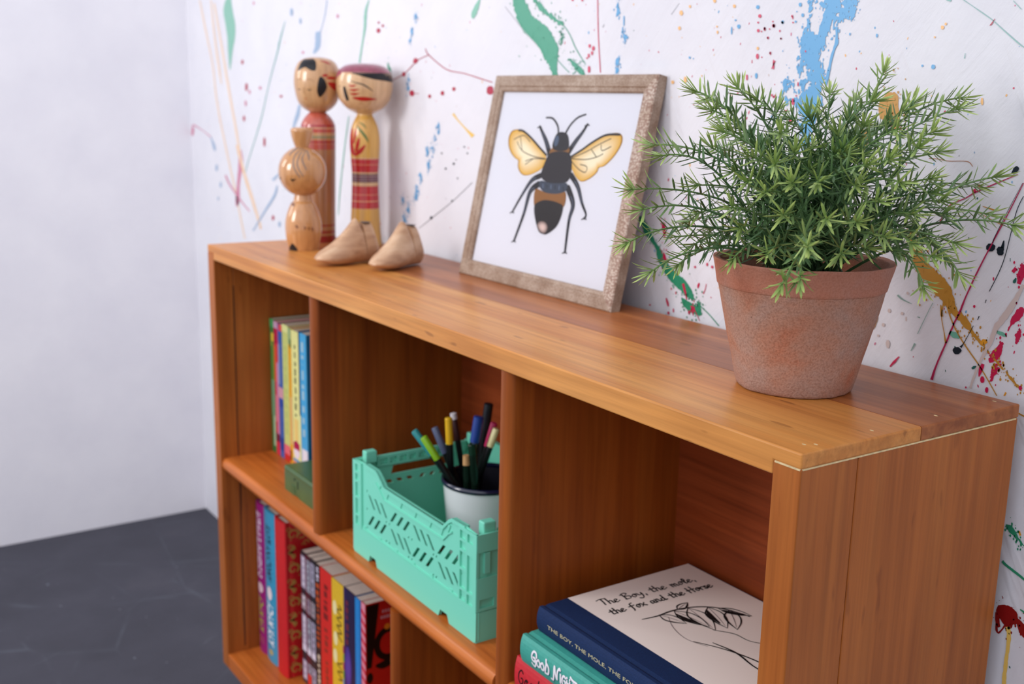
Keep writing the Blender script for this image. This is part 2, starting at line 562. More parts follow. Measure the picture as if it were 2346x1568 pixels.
# ---------------------------------------------------------------- traced outlines (metres x 10000), each in its own surface's plane
SPLASH = {
 'palegreen': [[-5636,10742,-5384,10721,-5811,10543,-5335,10528,-5724,10274,-5219,10272,-5653,10049,-5247,10036,-5636,9789,-5397,9781,-5590,9466,-5538,9465],[174,10371,203,10365,43,10223,124,10214,13,10022,95,10015,-54,9799,-2,9794,-165,9505,-113,9500],[-523,8729,-496,8728,-678,8290,-644,8290,-871,7588,-836,7590,-935,7206,-912,7207],[3141,10207,3168,10199,3020,10117,3124,10091,2965,10042,3072,10020,2979,9988,3023,9981]],
 'peach': [[-7166,10798,-7091,10798,-6867,10177,-6775,10180,-6553,9565,-6480,9567,-6369,8803,-6278,8810,-5918,7900,-5830,7911,-5543,7221,-5457,7234,-5106,6345,-5022,6360],[-6346,10691,-6257,10691,-6070,10001,-5964,10004,-5728,9109,-5607,9117,-5375,8285,-5257,8297,-5157,7789,-5057,7803,-4782,7308,-4686,7325,-4260,6676,-4183,6693],[-6512,10761,-6440,10759,-6405,10162,-6314,10162,-6213,9500,-6105,9503,-6082,9200,-6029,9203]],
 'orange': [[-5368,8078,-5301,8087,-5088,7614,-4990,7630,-4601,7026,-4507,7045,-4257,6618,-4195,6632],[6871,9929,6886,9928,6865,9923,6893,9922,6864,9917,6895,9915,6866,9911,6894,9909,6874,9904,6887,9903],[6750,9886,6773,9885,6742,9876,6782,9874,6740,9865,6786,9862,6743,9853,6784,9851,6756,9842,6774,9841],[6739,9740,6757,9740,6732,9732,6765,9731,6731,9724,6767,9722,6733,9715,6766,9714,6743,9707,6758,9706],[7262,9682,7273,9681,7259,9675,7278,9674,7258,9667,7279,9667,7260,9660,7279,9660,7266,9653,7274,9653],[7195,9966,7216,9965,7187,9958,7225,9956,7186,9949,7228,9947,7189,9941,7227,9939,7200,9932,7217,9931],[7454,9902,7470,9901,7448,9895,7478,9894,7447,9888,7480,9886,7450,9881,7479,9879,7458,9873,7471,9872],[6855,9271,6878,9271,6847,9256,6888,9256,6846,9242,6891,9242,6850,9228,6890,9228,6862,9214,6880,9214],[6680,9236,6701,9236,6673,9228,6710,9228,6671,9220,6713,9220,6674,9211,6711,9211,6685,9203,6702,9203],[7087,9286,7096,9285,7084,9282,7100,9282,7084,9278,7101,9278,7085,9275,7100,9275,7089,9271,7096,9271],[7777,9524,7790,9524,7772,9518,7796,9517,7771,9511,7798,9510,7773,9504,7798,9504,7781,9497,7792,9497],[7252,9726,7263,9726,7248,9722,7267,9721,7248,9718,7269,9717,7249,9714,7268,9713,7255,9709,7263,9709],[9637,9629,9650,9628,9632,9622,9656,9622,9632,9616,9658,9615,9634,9609,9657,9608,9641,9602,9652,9602],[9666,9649,9676,9649,9662,9644,9680,9644,9662,9640,9682,9639,9663,9635,9681,9634,9669,9630,9677,9630],[9583,9555,9590,9554,9581,9551,9594,9551,9580,9548,9595,9547,9582,9544,9594,9544,9586,9540,9591,9540],[10032,9106,10043,9106,10030,9093,10048,9094,10030,9081,10051,9081,10033,9068,10051,9068,10040,9055,10048,9055]],
 'mauve': [[-5241,7996,-5105,8005,-5271,7759,-5034,7768,-5392,7360,-5238,7366,-5499,7047,-5274,7060,-5475,6925,-5406,6928],[-6048,7474,-5964,7492,-5795,7289,-5717,7311,-5201,7032,-5146,7051,-4788,6890,-4749,6905],[-7843,8165,-7967,8164,-7776,8297,-7939,8297,-7814,8367,-7797,8393,-7247,8280,-7224,8291,-6784,8168,-6746,8184],[-4105,9159,-4044,9160,-4131,9146,-4021,9146,-4138,9133,-4016,9133,-4133,9119,-4023,9120,-4103,9106,-4054,9106],[-4611,9094,-4563,9095,-4632,9077,-4546,9078,-4638,9060,-4542,9061,-4635,9043,-4548,9044,-4612,9026,-4574,9027],[-4828,8910,-4780,8911,-4850,8884,-4762,8885,-4857,8858,-4760,8859,-4855,8832,-4767,8833,-4832,8806,-4793,8807],[-879,10226,-845,10224,-893,10212,-832,10209,-897,10198,-829,10195,-894,10184,-832,10181,-877,10169,-850,10168],[-2203,9718,-2158,9717,-2222,9708,-2141,9706,-2227,9698,-2137,9696,-2223,9687,-2142,9685,-2201,9676,-2165,9675],[-4289,10604,-4250,10602,-4305,10591,-4236,10587,-4310,10578,-4233,10574,-4307,10564,-4238,10561,-4289,10550,-4258,10548]],
 'bluegrey': [[-6810,8187,-6755,8195,-6679,7983,-6514,8006,-6595,7914,-6520,7922],[-6525,7656,-6459,7660,-6555,7621,-6437,7629,-6565,7588,-6434,7596,-6562,7555,-6444,7562,-6533,7524,-6480,7527],[-6323,7330,-6267,7334,-6348,7300,-6248,7307,-6356,7271,-6245,7279,-6354,7243,-6253,7250,-6329,7216,-6284,7220],[-6490,7023,-6443,7027,-6510,7006,-6425,7013,-6517,6989,-6422,6997,-6514,6973,-6429,6981,-6492,6959,-6454,6963],[-3362,6852,-3311,6857,-3385,6825,-3292,6835,-3391,6800,-3288,6810,-3388,6775,-3295,6785,-3363,6753,-3322,6757],[-2634,10401,-2574,10398,-2659,10374,-2552,10369,-2667,10346,-2547,10340,-2662,10317,-2555,10312,-2634,10287,-2586,10285],[-2271,10234,-2233,10232,-2288,10212,-2218,10209,-2293,10190,-2216,10186,-2290,10167,-2221,10164,-2272,10144,-2241,10143],[-1243,10453,-1214,10449,-1340,10221,-1311,10217,-1499,10012,-1466,10006,-1670,9987,-1480,9965,-1708,9781,-1519,9758,-1803,9684,-1740,9667],[-2399,8870,-2309,8864,-2540,8690,-2386,8677,-2627,8580,-2511,8570,-2737,8360,-2697,8358],[-3188,7745,-3158,7735,-3585,7587,-3510,7566,-3607,7548,-3567,7543],[-3435,7475,-3379,7474,-3583,7301,-3476,7291,-4004,7007,-3926,6996,-4490,6663,-4435,6656,-4666,6556,-4599,6547]],
 'teal': [[-2894,10217,-2874,10214,-3180,9893,-3112,9884,-3291,9710,-3236,9704,-3677,9204,-3641,9201,-4102,8591,-4057,8588,-4704,7908,-4666,7906,-4976,7568,-4944,7567],[9792,9805,9795,9809,9875,9756,9877,9759,9956,9706,9959,9711,10047,9650,10050,9654,10137,9581,10141,9586,10265,9485,10270,9491,10324,9449,10327,9452],[10194,9775,10197,9777,10264,9711,10267,9714],[9858,9425,9862,9425,9854,9388,9861,9387],[9655,9809,9657,9822,9695,9797,9698,9813]],
 'green': [[732,9465,769,9470,760,9398,836,9404,793,9312,851,9314,821,9203,841,9203],[3863,10184,3950,10204,3898,10066,4122,10113,4071,9848,4292,9923,4280,9737,4477,9841,4412,9635,4668,9722,4526,9529,4782,9579,4622,9441,4790,9456,4709,9288,4793,9294],[3941,9956,3958,9961,4076,9832,4097,9840,4240,9726,4268,9739,4403,9624,4433,9636,4539,9501,4560,9507],[4278,10135,4322,10152,4434,10007,4491,10035,4636,9914,4668,9937,4819,9832,4854,9866,4879,9832,4885,9845],[4847,9847,4857,9850,4984,9731,4997,9735,5109,9575,5122,9579,5292,9404,5301,9407],[4995,9455,5015,9467,5100,9376,5151,9406,5188,9321,5242,9358,5281,9303,5294,9314],[4730,9498,4739,9502,4886,9392,4895,9396,5009,9322,5017,9327],[4832,9705,4856,9705,4823,9701,4866,9699,4821,9696,4869,9695,4824,9691,4867,9690,4836,9686,4855,9685]],
 'dred': [[1818,9658,1833,9661,1905,9572,1920,9579,2369,9381,2379,9390,2810,9327,2815,9336,3227,9256,3233,9267,3465,9218,3470,9227],[1909,9579,1916,9571,1603,9512,1614,9505,1241,9346,1253,9340,866,9250,873,9244],[1524,9541,1586,9540,1499,9524,1611,9522,1492,9506,1617,9504,1499,9488,1611,9486,1530,9470,1580,9469],[1198,9361,1249,9361,1178,9347,1270,9346,1173,9333,1275,9332,1178,9318,1270,9318,1203,9304,1244,9304],[1419,9118,1487,9118,1392,9098,1514,9099,1385,9079,1521,9080,1392,9060,1514,9061,1426,9041,1481,9041],[1920,9066,1958,9066,1904,9054,1974,9055,1900,9043,1978,9044,1904,9032,1974,9032,1924,9021,1955,9021],[2253,9114,2298,9114,2235,9101,2317,9101,2230,9087,2321,9088,2235,9073,2317,9074,2258,9060,2295,9060],[2540,9163,2580,9164,2524,9151,2596,9152,2520,9139,2600,9140,2524,9127,2596,9128,2544,9115,2577,9115],[3375,9178,3455,9178,3344,9152,3487,9153,3337,9127,3496,9128,3345,9102,3489,9103,3386,9077,3450,9077],[-3166,9016,-3095,9016,-3194,9006,-3067,9007,-3202,8996,-3061,8998,-3196,8987,-3068,8988,-3161,8978,-3104,8979],[445,9969,504,9966,421,9954,528,9950,415,9938,534,9934,420,9922,528,9918,450,9905,498,9903],[591,10015,625,10014,577,10007,639,10004,574,9998,642,9995,577,9988,639,9986,594,9978,622,9977],[471,10061,500,10060,459,10054,512,10052,456,10046,515,10044,459,10038,512,10036,473,10030,497,10029],[-3961,8278,-3907,8281,-3985,8238,-3889,8242,-3993,8198,-3886,8203,-3991,8159,-3895,8163,-3967,8121,-3924,8122],[-4938,8632,-4881,8634,-4964,8606,-4860,8609,-4972,8581,-4856,8584,-4968,8555,-4864,8558,-4941,8531,-4895,8532],[-4770,9213,-4705,9213,-4799,9179,-4683,9179,-4808,9145,-4679,9145,-4805,9111,-4688,9111,-4775,9076,-4723,9077],[-3658,6932,-3597,6938,-3684,6907,-3575,6918,-3691,6883,-3570,6895,-3687,6861,-3578,6872,-3658,6841,-3610,6846],[-4933,9627,-4876,9626,-4958,9608,-4855,9606,-4965,9588,-4851,9586,-4961,9568,-4859,9566,-4935,9547,-4889,9547],[1430,9076,1431,9083,1655,9074,1655,9080],[10069,9660,10072,9658,10043,9626,10051,9621,10033,9616,10037,9612]],
 'yellow': [[2523,8822,2568,8840,2655,8747,2679,8758,2852,8641,2880,8655,3007,8545,3077,8584],[10716,5220,10755,5242,10733,5166,10768,5181,10742,5049,10771,5059,10741,4941,10770,4951,10744,4760,10776,4772,10751,4651,10775,4660]],
 'blue': [[2159,8659,2197,8660,2144,8641,2212,8643,2140,8624,2216,8627,2144,8608,2212,8610,2163,8591,2194,8592],[2076,8509,2097,8510,2067,8502,2106,8504,2065,8496,2108,8498,2067,8490,2106,8491,2078,8484,2095,8485],[1861,8352,1900,8354,1845,8334,1916,8337,1841,8316,1920,8320,1846,8299,1916,8303,1865,8283,1897,8284],[1985,8390,2036,8393,1964,8366,2057,8371,1959,8343,2063,8348,1965,8321,2058,8325,1991,8299,2032,8301],[1917,8173,1952,8175,1903,8155,1966,8158,1900,8137,1970,8142,1904,8120,1967,8124,1921,8104,1949,8106],[1689,7982,1724,7984,1674,7960,1739,7964,1671,7939,1742,7944,1675,7918,1739,7923,1693,7898,1721,7900],[1570,7809,1620,7813,1550,7781,1640,7788,1545,7754,1645,7762,1550,7727,1640,7735,1575,7703,1615,7706],[1538,7720,1588,7724,1518,7696,1608,7703,1513,7674,1613,7682,1518,7652,1609,7660,1543,7632,1584,7636],[1344,7532,1386,7536,1327,7510,1403,7517,1323,7489,1407,7497,1327,7470,1403,7477,1348,7451,1382,7454],[1221,7389,1273,7394,1200,7364,1294,7374,1195,7341,1299,7352,1200,7319,1294,7329,1226,7300,1268,7304],[1162,7638,1190,7640,1150,7623,1202,7627,1147,7609,1205,7614,1150,7596,1202,7600,1165,7584,1187,7586],[1439,9912,1462,9911,1431,9906,1471,9905,1428,9900,1473,9898,1431,9894,1471,9892,1442,9887,1460,9886],[1395,9788,1417,9787,1386,9782,1426,9781,1384,9776,1429,9774,1386,9769,1426,9768,1397,9763,1415,9762],[1348,9283,1375,9283,1337,9275,1386,9275,1334,9268,1389,9267,1337,9260,1386,9260,1351,9252,1373,9252],[1328,9163,1351,9163,1318,9156,1360,9156,1316,9150,1362,9150,1319,9143,1360,9143,1330,9137,1348,9137],[1550,10074,1572,10073,1541,10068,1581,10066,1539,10062,1583,10060,1541,10055,1581,10054,1553,10049,1570,10048],[5799,9994,5820,9993,5793,9969,5830,9967,5792,9944,5834,9941,5796,9918,5833,9916,5808,9892,5825,9891],[5925,9673,5953,9672,5914,9663,5965,9662,5912,9653,5969,9651,5916,9642,5967,9641,5931,9631,5953,9631],[5957,9683,5972,9683,5951,9674,5979,9673,5950,9664,5981,9663,5952,9655,5980,9654,5961,9645,5973,9645],[5828,9441,5849,9440,5821,9412,5859,9411,5821,9383,5863,9382,5825,9353,5863,9353,5837,9324,5854,9324],[5902,9878,5913,9877,5900,9853,5919,9852,5901,9828,5921,9827,5903,9802,5922,9801,5910,9777,5919,9776],[5889,9771,5899,9771,5886,9752,5905,9751,5886,9733,5907,9732,5889,9714,5907,9713,5895,9695,5903,9694],[7743,9879,7762,9878,7736,9871,7771,9869,7735,9863,7773,9861,7737,9855,7772,9853,7748,9846,7763,9845],[7525,9725,7545,9724,7517,9716,7554,9715,7516,9707,7556,9706,7519,9698,7555,9697,7530,9688,7546,9688],[8046,9731,8059,9730,8042,9725,8065,9724,8041,9720,8067,9718,8043,9714,8066,9713,8050,9708,8060,9708],[7780,9298,7794,9298,7776,9286,7801,9286,7776,9275,7803,9274,7778,9263,7803,9263,7786,9251,7797,9251],[6905,9459,6919,9458,6900,9453,6925,9453,6900,9448,6926,9448,6901,9443,6925,9442,6908,9437,6919,9437],[7441,9709,7449,9708,7439,9692,7454,9691,7440,9675,7456,9674,7442,9658,7457,9657,7448,9641,7454,9641],[7485,9773,7495,9772,7481,9769,7500,9768,7481,9765,7501,9764,7482,9760,7500,9760,7487,9756,7496,9756],[8468,9909,8676,9896,8485,9819,8680,9783,8460,9718,8631,9665,8421,9624,8591,9576,8415,9541,8563,9510],[8664,9892,8770,9895,8681,9822,8794,9800,8657,9760,8739,9721,8652,9713,8680,9696],[8814,9882,8846,9874,8788,9798,8833,9780,8745,9763,8780,9730,8723,9747,8733,9730],[8350,9908,8376,9904,8337,9815,8370,9810,8328,9723,8373,9715,8297,9649,8368,9639,8282,9574,8396,9580,8304,9501,8426,9518],[8442,9854,8468,9873,8470,9830,8492,9857,8523,9806,8542,9838],[8271,9535,8447,9598,8258,9489,8545,9528,8272,9415,8547,9449,8358,9330,8555,9380,8415,9270,8576,9288,8433,9220,8575,9186,8379,9186,8527,9105,8294,9110,8519,9084,8327,9028,8551,9031,8295,8979,8544,8944,8307,8883,8513,8864,8324,8784,8478,8766,8352,8690,8403,8681],[8266,9475,8331,9471,8268,9400,8332,9393,8262,9323,8314,9315,8274,9291,8295,9289],[8632,9660,8661,9659,8644,9595,8668,9594,8641,9542,8678,9536,8629,9487,8653,9481,8609,9431,8636,9425,8598,9356,8620,9352,8584,9300,8616,9295,8573,9185,8588,9183],[8347,9352,8390,9361,8364,9309,8420,9308,8348,9251,8412,9232,8313,9188,8358,9159,8248,9147,8274,9121],[8125,9260,8161,9263,8119,9226,8188,9219,8099,9194,8176,9172,8091,9137,8139,9130,8102,9089,8137,9098,8143,9070,8153,9079],[8241,9241,8262,9223,8181,9222,8222,9184,8149,9198,8179,9168],[8145,9077,8149,9092,8210,9055,8219,9085,8275,9028,8289,9085,8342,9009,8354,9086],[8267,9785,8280,9784,8263,9778,8286,9777,8262,9770,8288,9769,8264,9762,8288,9761,8272,9755,8282,9754],[8232,9873,8247,9872,8226,9865,8254,9864,8225,9858,8256,9856,8228,9849,8256,9848,8236,9841,8249,9840],[9050,9591,9059,9591,9048,9584,9064,9583,9048,9577,9066,9576,9049,9570,9065,9569,9055,9562,9062,9562],[9588,9347,9604,9347,9582,9339,9612,9339,9582,9331,9614,9330,9584,9322,9614,9322,9593,9314,9607,9314],[9497,9348,9506,9348,9494,9344,9509,9344,9494,9340,9511,9339,9495,9335,9510,9335,9500,9331,9507,9331],[8046,9737,8061,9737,8041,9730,8068,9729,8041,9723,8070,9721,8043,9715,8069,9714,8051,9707,8063,9707],[8197,9730,8207,9729,8193,9726,8212,9725,8192,9721,8213,9720,8194,9716,8213,9715,8200,9711,8208,9711],[8204,9807,8210,9807,8202,9805,8213,9804,8201,9802,8214,9801,8202,9799,8214,9798,8206,9796,8211,9796],[8237,8991,8248,8991,8234,8979,8253,8979,8234,8967,8255,8967,8237,8955,8255,8956,8243,8944,8251,8944],[8668,9641,8678,9641,8665,9634,8682,9633,8665,9627,8684,9626,8666,9619,8684,9619,8672,9612,8680,9611],[8001,8933,8010,8933,7998,8922,8015,8923,7998,8912,8017,8912,8000,8901,8017,8902,8006,8891,8013,8891]],
 'navy': [[1981,7462,2016,7466,1967,7451,2030,7457,1964,7440,2034,7447,1967,7430,2030,7436,1985,7421,2013,7424],[2535,7729,2556,7731,2527,7722,2564,7726,2525,7716,2566,7720,2527,7710,2564,7713,2538,7705,2554,7706],[2565,8212,2590,8214,2556,8204,2599,8207,2553,8197,2602,8200,2556,8190,2600,8192,2568,8183,2588,8184],[2631,8260,2643,8261,2626,8256,2648,8257,2625,8252,2649,8254,2626,8249,2648,8250,2633,8245,2642,8246],[2258,8326,2275,8327,2251,8321,2281,8322,2250,8315,2283,8317,2251,8311,2282,8312,2260,8306,2273,8307],[2363,8136,2384,8137,2355,8129,2392,8131,2353,8122,2394,8125,2355,8116,2392,8119,2366,8111,2382,8112],[2824,8435,2840,8436,2818,8430,2846,8431,2817,8425,2848,8426,2818,8420,2847,8421,2826,8416,2839,8416],[2904,8358,2920,8359,2898,8353,2926,8354,2897,8348,2928,8350,2898,8343,2926,8345,2906,8339,2919,8340],[2666,8028,2682,8029,2660,8023,2688,8025,2658,8018,2690,8020,2660,8013,2689,8015,2668,8008,2681,8009],[1669,7265,1663,7267,2024,7444,2017,7447,2569,7718,2564,7721,3040,7992,3035,7995],[10374,8635,10391,8622,10347,8618,10379,8595,10335,8586,10353,8575],[10429,8521,10432,8520,10339,8312,10343,8311,10258,8110,10264,8108,10250,8072,10260,8071],[10220,8063,10254,8067,10207,8047,10270,8054,10206,8032,10275,8041,10211,8018,10273,8026,10230,8006,10258,8010],[10300,8050,10332,8054,10290,8033,10346,8040,10289,8017,10351,8024,10294,8001,10350,8008,10312,7987,10337,7990],[10335,8100,10343,8099,10325,8070,10346,8068,10320,8045,10346,8043],[10446,8429,10451,8427,10404,8306,10410,8305,10363,8012,10369,8011,10328,7873,10334,7871,10267,7715,10273,7714],[10250,7650,10257,7649,10245,7623,10249,7623],[10208,7520,10216,7518,10199,7489,10205,7488],[10037,7247,10072,7254,10024,7230,10088,7243,10022,7216,10093,7230,10028,7203,10091,7216,10047,7193,10075,7199],[10097,7251,10077,7259,10116,7298,10110,7300,10176,7438,10171,7440]],
 'grey': [[3704,10087,3712,10090,4084,9817,4091,9820,4382,9629,4391,9633],[5584,9811,5594,9807,5559,9779,5569,9776],[6724,9955,6729,9953,6617,9857,6623,9854]],
 'pink': [[5458,10066,5472,10065,5485,9764,5498,9764,5519,9518,5533,9518,5550,9320,5564,9320],[5345,9615,5364,9614,5337,9606,5373,9605,5336,9597,5375,9596,5338,9587,5374,9586,5349,9578,5364,9577],[5408,9594,5431,9593,5400,9582,5440,9581,5399,9570,5443,9569,5402,9558,5442,9557,5413,9546,5431,9546],[5338,9517,5355,9517,5332,9507,5362,9506,5330,9497,5364,9496,5333,9487,5363,9486,5342,9477,5355,9477],[5348,9390,5370,9389,5340,9372,5380,9372,5339,9355,5384,9355,5342,9338,5382,9337,5354,9320,5372,9320],[5392,9541,5409,9540,5386,9531,5416,9530,5385,9521,5418,9520,5387,9511,5417,9510,5396,9501,5410,9500],[5313,9482,5327,9482,5308,9478,5333,9477,5307,9473,5335,9472,5308,9468,5334,9467,5316,9462,5327,9462],[5020,10096,5038,10095,5014,10090,5045,10088,5012,10084,5047,10082,5015,10078,5046,10076,5024,10072,5037,10071],[5191,10088,5211,10086,5183,10081,5219,10079,5182,10074,5221,10072,5184,10067,5220,10065,5194,10060,5210,10059],[7774,9801,7792,9800,7768,9793,7799,9792,7767,9786,7802,9784,7769,9779,7801,9777,7779,9771,7793,9770],[7768,9676,7783,9675,7762,9670,7790,9668,7761,9663,7792,9662,7763,9656,7791,9655,7772,9649,7784,9649],[7844,9689,7857,9688,7839,9681,7864,9680,7839,9674,7866,9673,7841,9666,7865,9665,7848,9658,7859,9658],[7944,9711,7961,9711,7938,9704,7968,9703,7937,9697,7971,9696,7939,9690,7970,9688,7949,9682,7962,9681],[7891,9608,7902,9608,7887,9603,7907,9602,7886,9597,7909,9596,7888,9591,7908,9591,7894,9585,7903,9585],[8043,9593,8052,9593,8040,9589,8056,9589,8039,9585,8058,9585,8041,9581,8057,9581,8046,9577,8053,9577],[7777,9464,7794,9464,7771,9453,7802,9452,7770,9442,7805,9441,7773,9430,7804,9430,7783,9419,7797,9419],[7932,9480,7942,9479,7929,9473,7946,9473,7929,9466,7948,9466,7931,9459,7948,9459,7936,9452,7943,9452],[7668,9286,7680,9286,7665,9274,7686,9274,7665,9261,7688,9261,7667,9248,7688,9248,7674,9236,7684,9236],[7764,9740,7774,9739,7761,9736,7778,9735,7760,9732,7780,9731,7762,9727,7779,9727,7767,9723,7775,9723],[8152,9777,8163,9777,8148,9773,8168,9772,8148,9768,8169,9767,8149,9763,8169,9762,8155,9758,8164,9758],[8169,9720,8176,9720,8166,9717,8179,9717,8166,9714,8180,9714,8167,9711,8180,9710,8171,9708,8176,9707],[7977,9410,7986,9410,7975,9390,7992,9390,7976,9369,7995,9369,7979,9349,7996,9349,7986,9328,7993,9328],[7905,9678,7913,9677,7902,9675,7916,9674,7902,9671,7917,9671,7903,9668,7917,9667,7907,9665,7913,9664],[7811,9661,7819,9661,7809,9658,7822,9657,7808,9654,7823,9654,7809,9651,7823,9651,7813,9648,7819,9647],[7985,9118,7996,9118,7981,9113,8001,9113,7980,9108,8003,9108,7982,9103,8002,9103,7988,9098,7997,9098],[8015,9105,8026,9105,8010,9100,8031,9100,8010,9095,8032,9095,8011,9090,8032,9090,8018,9085,8027,9085],[8228,9083,8247,9083,8222,9069,8255,9070,8222,9056,8258,9056,8225,9042,8258,9042,8235,9028,8250,9028],[8215,8910,8233,8911,8208,8901,8242,8902,8207,8892,8244,8893,8210,8883,8243,8884,8220,8874,8235,8875],[8164,8986,8176,8986,8160,8981,8181,8981,8159,8975,8183,8976,8161,8970,8182,8971,8167,8965,8177,8965],[8266,9112,8274,9112,8263,9109,8277,9109,8263,9105,8278,9105,8264,9102,8278,9102,8268,9098,8274,9098],[8275,9220,8283,9220,8273,9211,8287,9211,8273,9203,8288,9203,8274,9194,8288,9194,8279,9185,8285,9185],[8005,9101,8015,9101,8002,9097,8019,9097,8001,9093,8020,9093,8003,9089,8020,9089,8008,9084,8015,9085],[8026,9114,8033,9114,8023,9111,8036,9111,8023,9108,8037,9108,8024,9105,8036,9105,8028,9102,8033,9102],[7951,9712,7965,9711,7947,9705,7971,9704,7946,9698,7973,9696,7948,9690,7973,9689,7956,9682,7966,9682],[7846,9691,7856,9690,7843,9684,7860,9683,7842,9677,7862,9676,7844,9670,7861,9669,7850,9663,7857,9663],[8027,9660,8035,9659,8024,9655,8038,9655,8023,9651,8040,9650,8025,9646,8039,9645,8029,9641,8036,9641],[7889,9603,7898,9603,7886,9600,7901,9599,7886,9596,7902,9596,7887,9593,7902,9592,7892,9589,7898,9589],[8046,9595,8055,9594,8042,9591,8059,9590,8042,9587,8061,9586,8043,9582,8060,9582,8048,9578,8056,9578],[7929,9476,7937,9476,7926,9471,7941,9471,7926,9467,7942,9466,7927,9462,7942,9462,7932,9457,7938,9457],[7938,9739,7946,9739,7935,9736,7950,9735,7935,9732,7951,9732,7936,9729,7950,9728,7940,9725,7947,9725],[8162,9770,8169,9770,8160,9763,8172,9763,8160,9756,8173,9755,8162,9749,8173,9748,8166,9741,8171,9741],[8332,9481,8341,9481,8329,9477,8345,9476,8328,9472,8346,9472,8330,9468,8346,9468,8335,9464,8342,9463],[7836,9440,7843,9440,7834,9437,7846,9436,7833,9434,7847,9433,7834,9431,7847,9430,7838,9428,7844,9428],[8397,8972,8405,8972,8394,8966,8408,8967,8394,8961,8410,8961,8396,8955,8409,8955,8400,8949,8406,8949],[7995,9403,8008,9399,7963,9333,7971,9331]],
 'ochre': [[9166,9088,9316,9050,9133,9001,9316,9028,9219,8928,9333,8977,9288,8871,9347,8892],[8999,8826,9066,8808,8960,8789,9068,8752,8944,8717,9006,8689,8924,8659,8943,8649],[9532,8091,9556,8095,9554,7959,9595,7972,9569,7894,9653,7940,9636,7771,9733,7846,9738,7697,9826,7790,9829,7622,9931,7712,9890,7582,9972,7638,9958,7522,10007,7560,10024,7463,10070,7512,10087,7425,10131,7468,10163,7372,10183,7391,10245,7314,10256,7325,10308,7263,10316,7273,10413,7183,10422,7193,10502,7114,10511,7124,10627,7018,10634,7026],[9910,7605,9938,7613,9953,7495,9966,7501,10027,7378,10036,7384,10126,7267,10135,7274,10270,7129,10278,7135,10424,6952,10430,6957],[9895,7579,9910,7580,9893,7461,9902,7462,9931,7335,9939,7338,9949,7259,9968,7266],[9875,7549,9884,7551,9885,7470,9907,7478,9903,7459,9912,7467],[9288,7358,9314,7357,9276,7302,9305,7299,9262,7249,9281,7246],[10610,6861,10613,6871,10657,6850,10660,6860],[10138,8327,10139,8331,10235,8304,10237,8316,10262,8306,10262,8313],[10117,8276,10119,8280,10245,8227,10247,8232,10321,8204,10322,8209]],
 'brown': [[9643,8647,9643,8653,9715,8647,9715,8652,9817,8637,9817,8642,9916,8643,9916,8647,9984,8640,9986,8645,10021,8609,10024,8613]],
 'pink2': [[10383,8579,10386,8574,10248,8517,10252,8510,10069,8432,10075,8423,9992,8381,9997,8375,9856,8308,9867,8300,9785,8167,9798,8162],[10434,8522,10440,8520,10350,8314,10358,8311,10268,8124,10277,8121,10162,7876,10174,7873,10078,7649,10091,7646,10041,7528,10058,7525,10004,7431,10018,7428,9951,7264,9966,7261,9885,7065,9902,7062,9856,6952,9882,6950]],
 'orange2': [[10249,7309,10239,7327,10278,7314,10262,7350,10304,7333,10296,7356],[10488,6999,10503,6994,10478,6969,10488,6966],[10720,5987,10736,5997,10736,5959,10749,5968]],
 'palegreen2': [[9972,7339,9982,7364,10013,7319,10031,7361,10066,7318,10073,7333],[10365,7418,10369,7438,10403,7406,10413,7437,10444,7404,10449,7416]],
 'beige': [[10520,7806,10539,7800,10445,7654,10485,7639,10389,7561,10435,7540,10337,7459,10377,7448,10309,7337,10340,7330,10265,7225,10288,7220,10227,7099,10246,7097,10195,6962,10214,6960],[9406,7440,9422,7443,9401,7431,9429,7436,9400,7423,9432,7428,9402,7415,9431,7420,9411,7408,9424,7410],[9364,7314,9379,7317,9359,7306,9385,7311,9359,7298,9387,7304,9361,7291,9387,7296,9369,7285,9380,7287],[9420,7184,9439,7188,9415,7166,9449,7173,9415,7150,9453,7157,9418,7134,9453,7140,9430,7119,9445,7122],[9533,7435,9545,7437,9529,7428,9551,7432,9528,7421,9553,7426,9530,7415,9552,7419,9537,7410,9547,7412],[9565,7603,9575,7605,9561,7597,9580,7600,9561,7591,9582,7595,9562,7586,9582,7589,9568,7581,9577,7583],[9329,7213,9338,7214,9325,7207,9343,7210,9325,7202,9344,7206,9326,7197,9344,7200,9332,7193,9340,7195]],
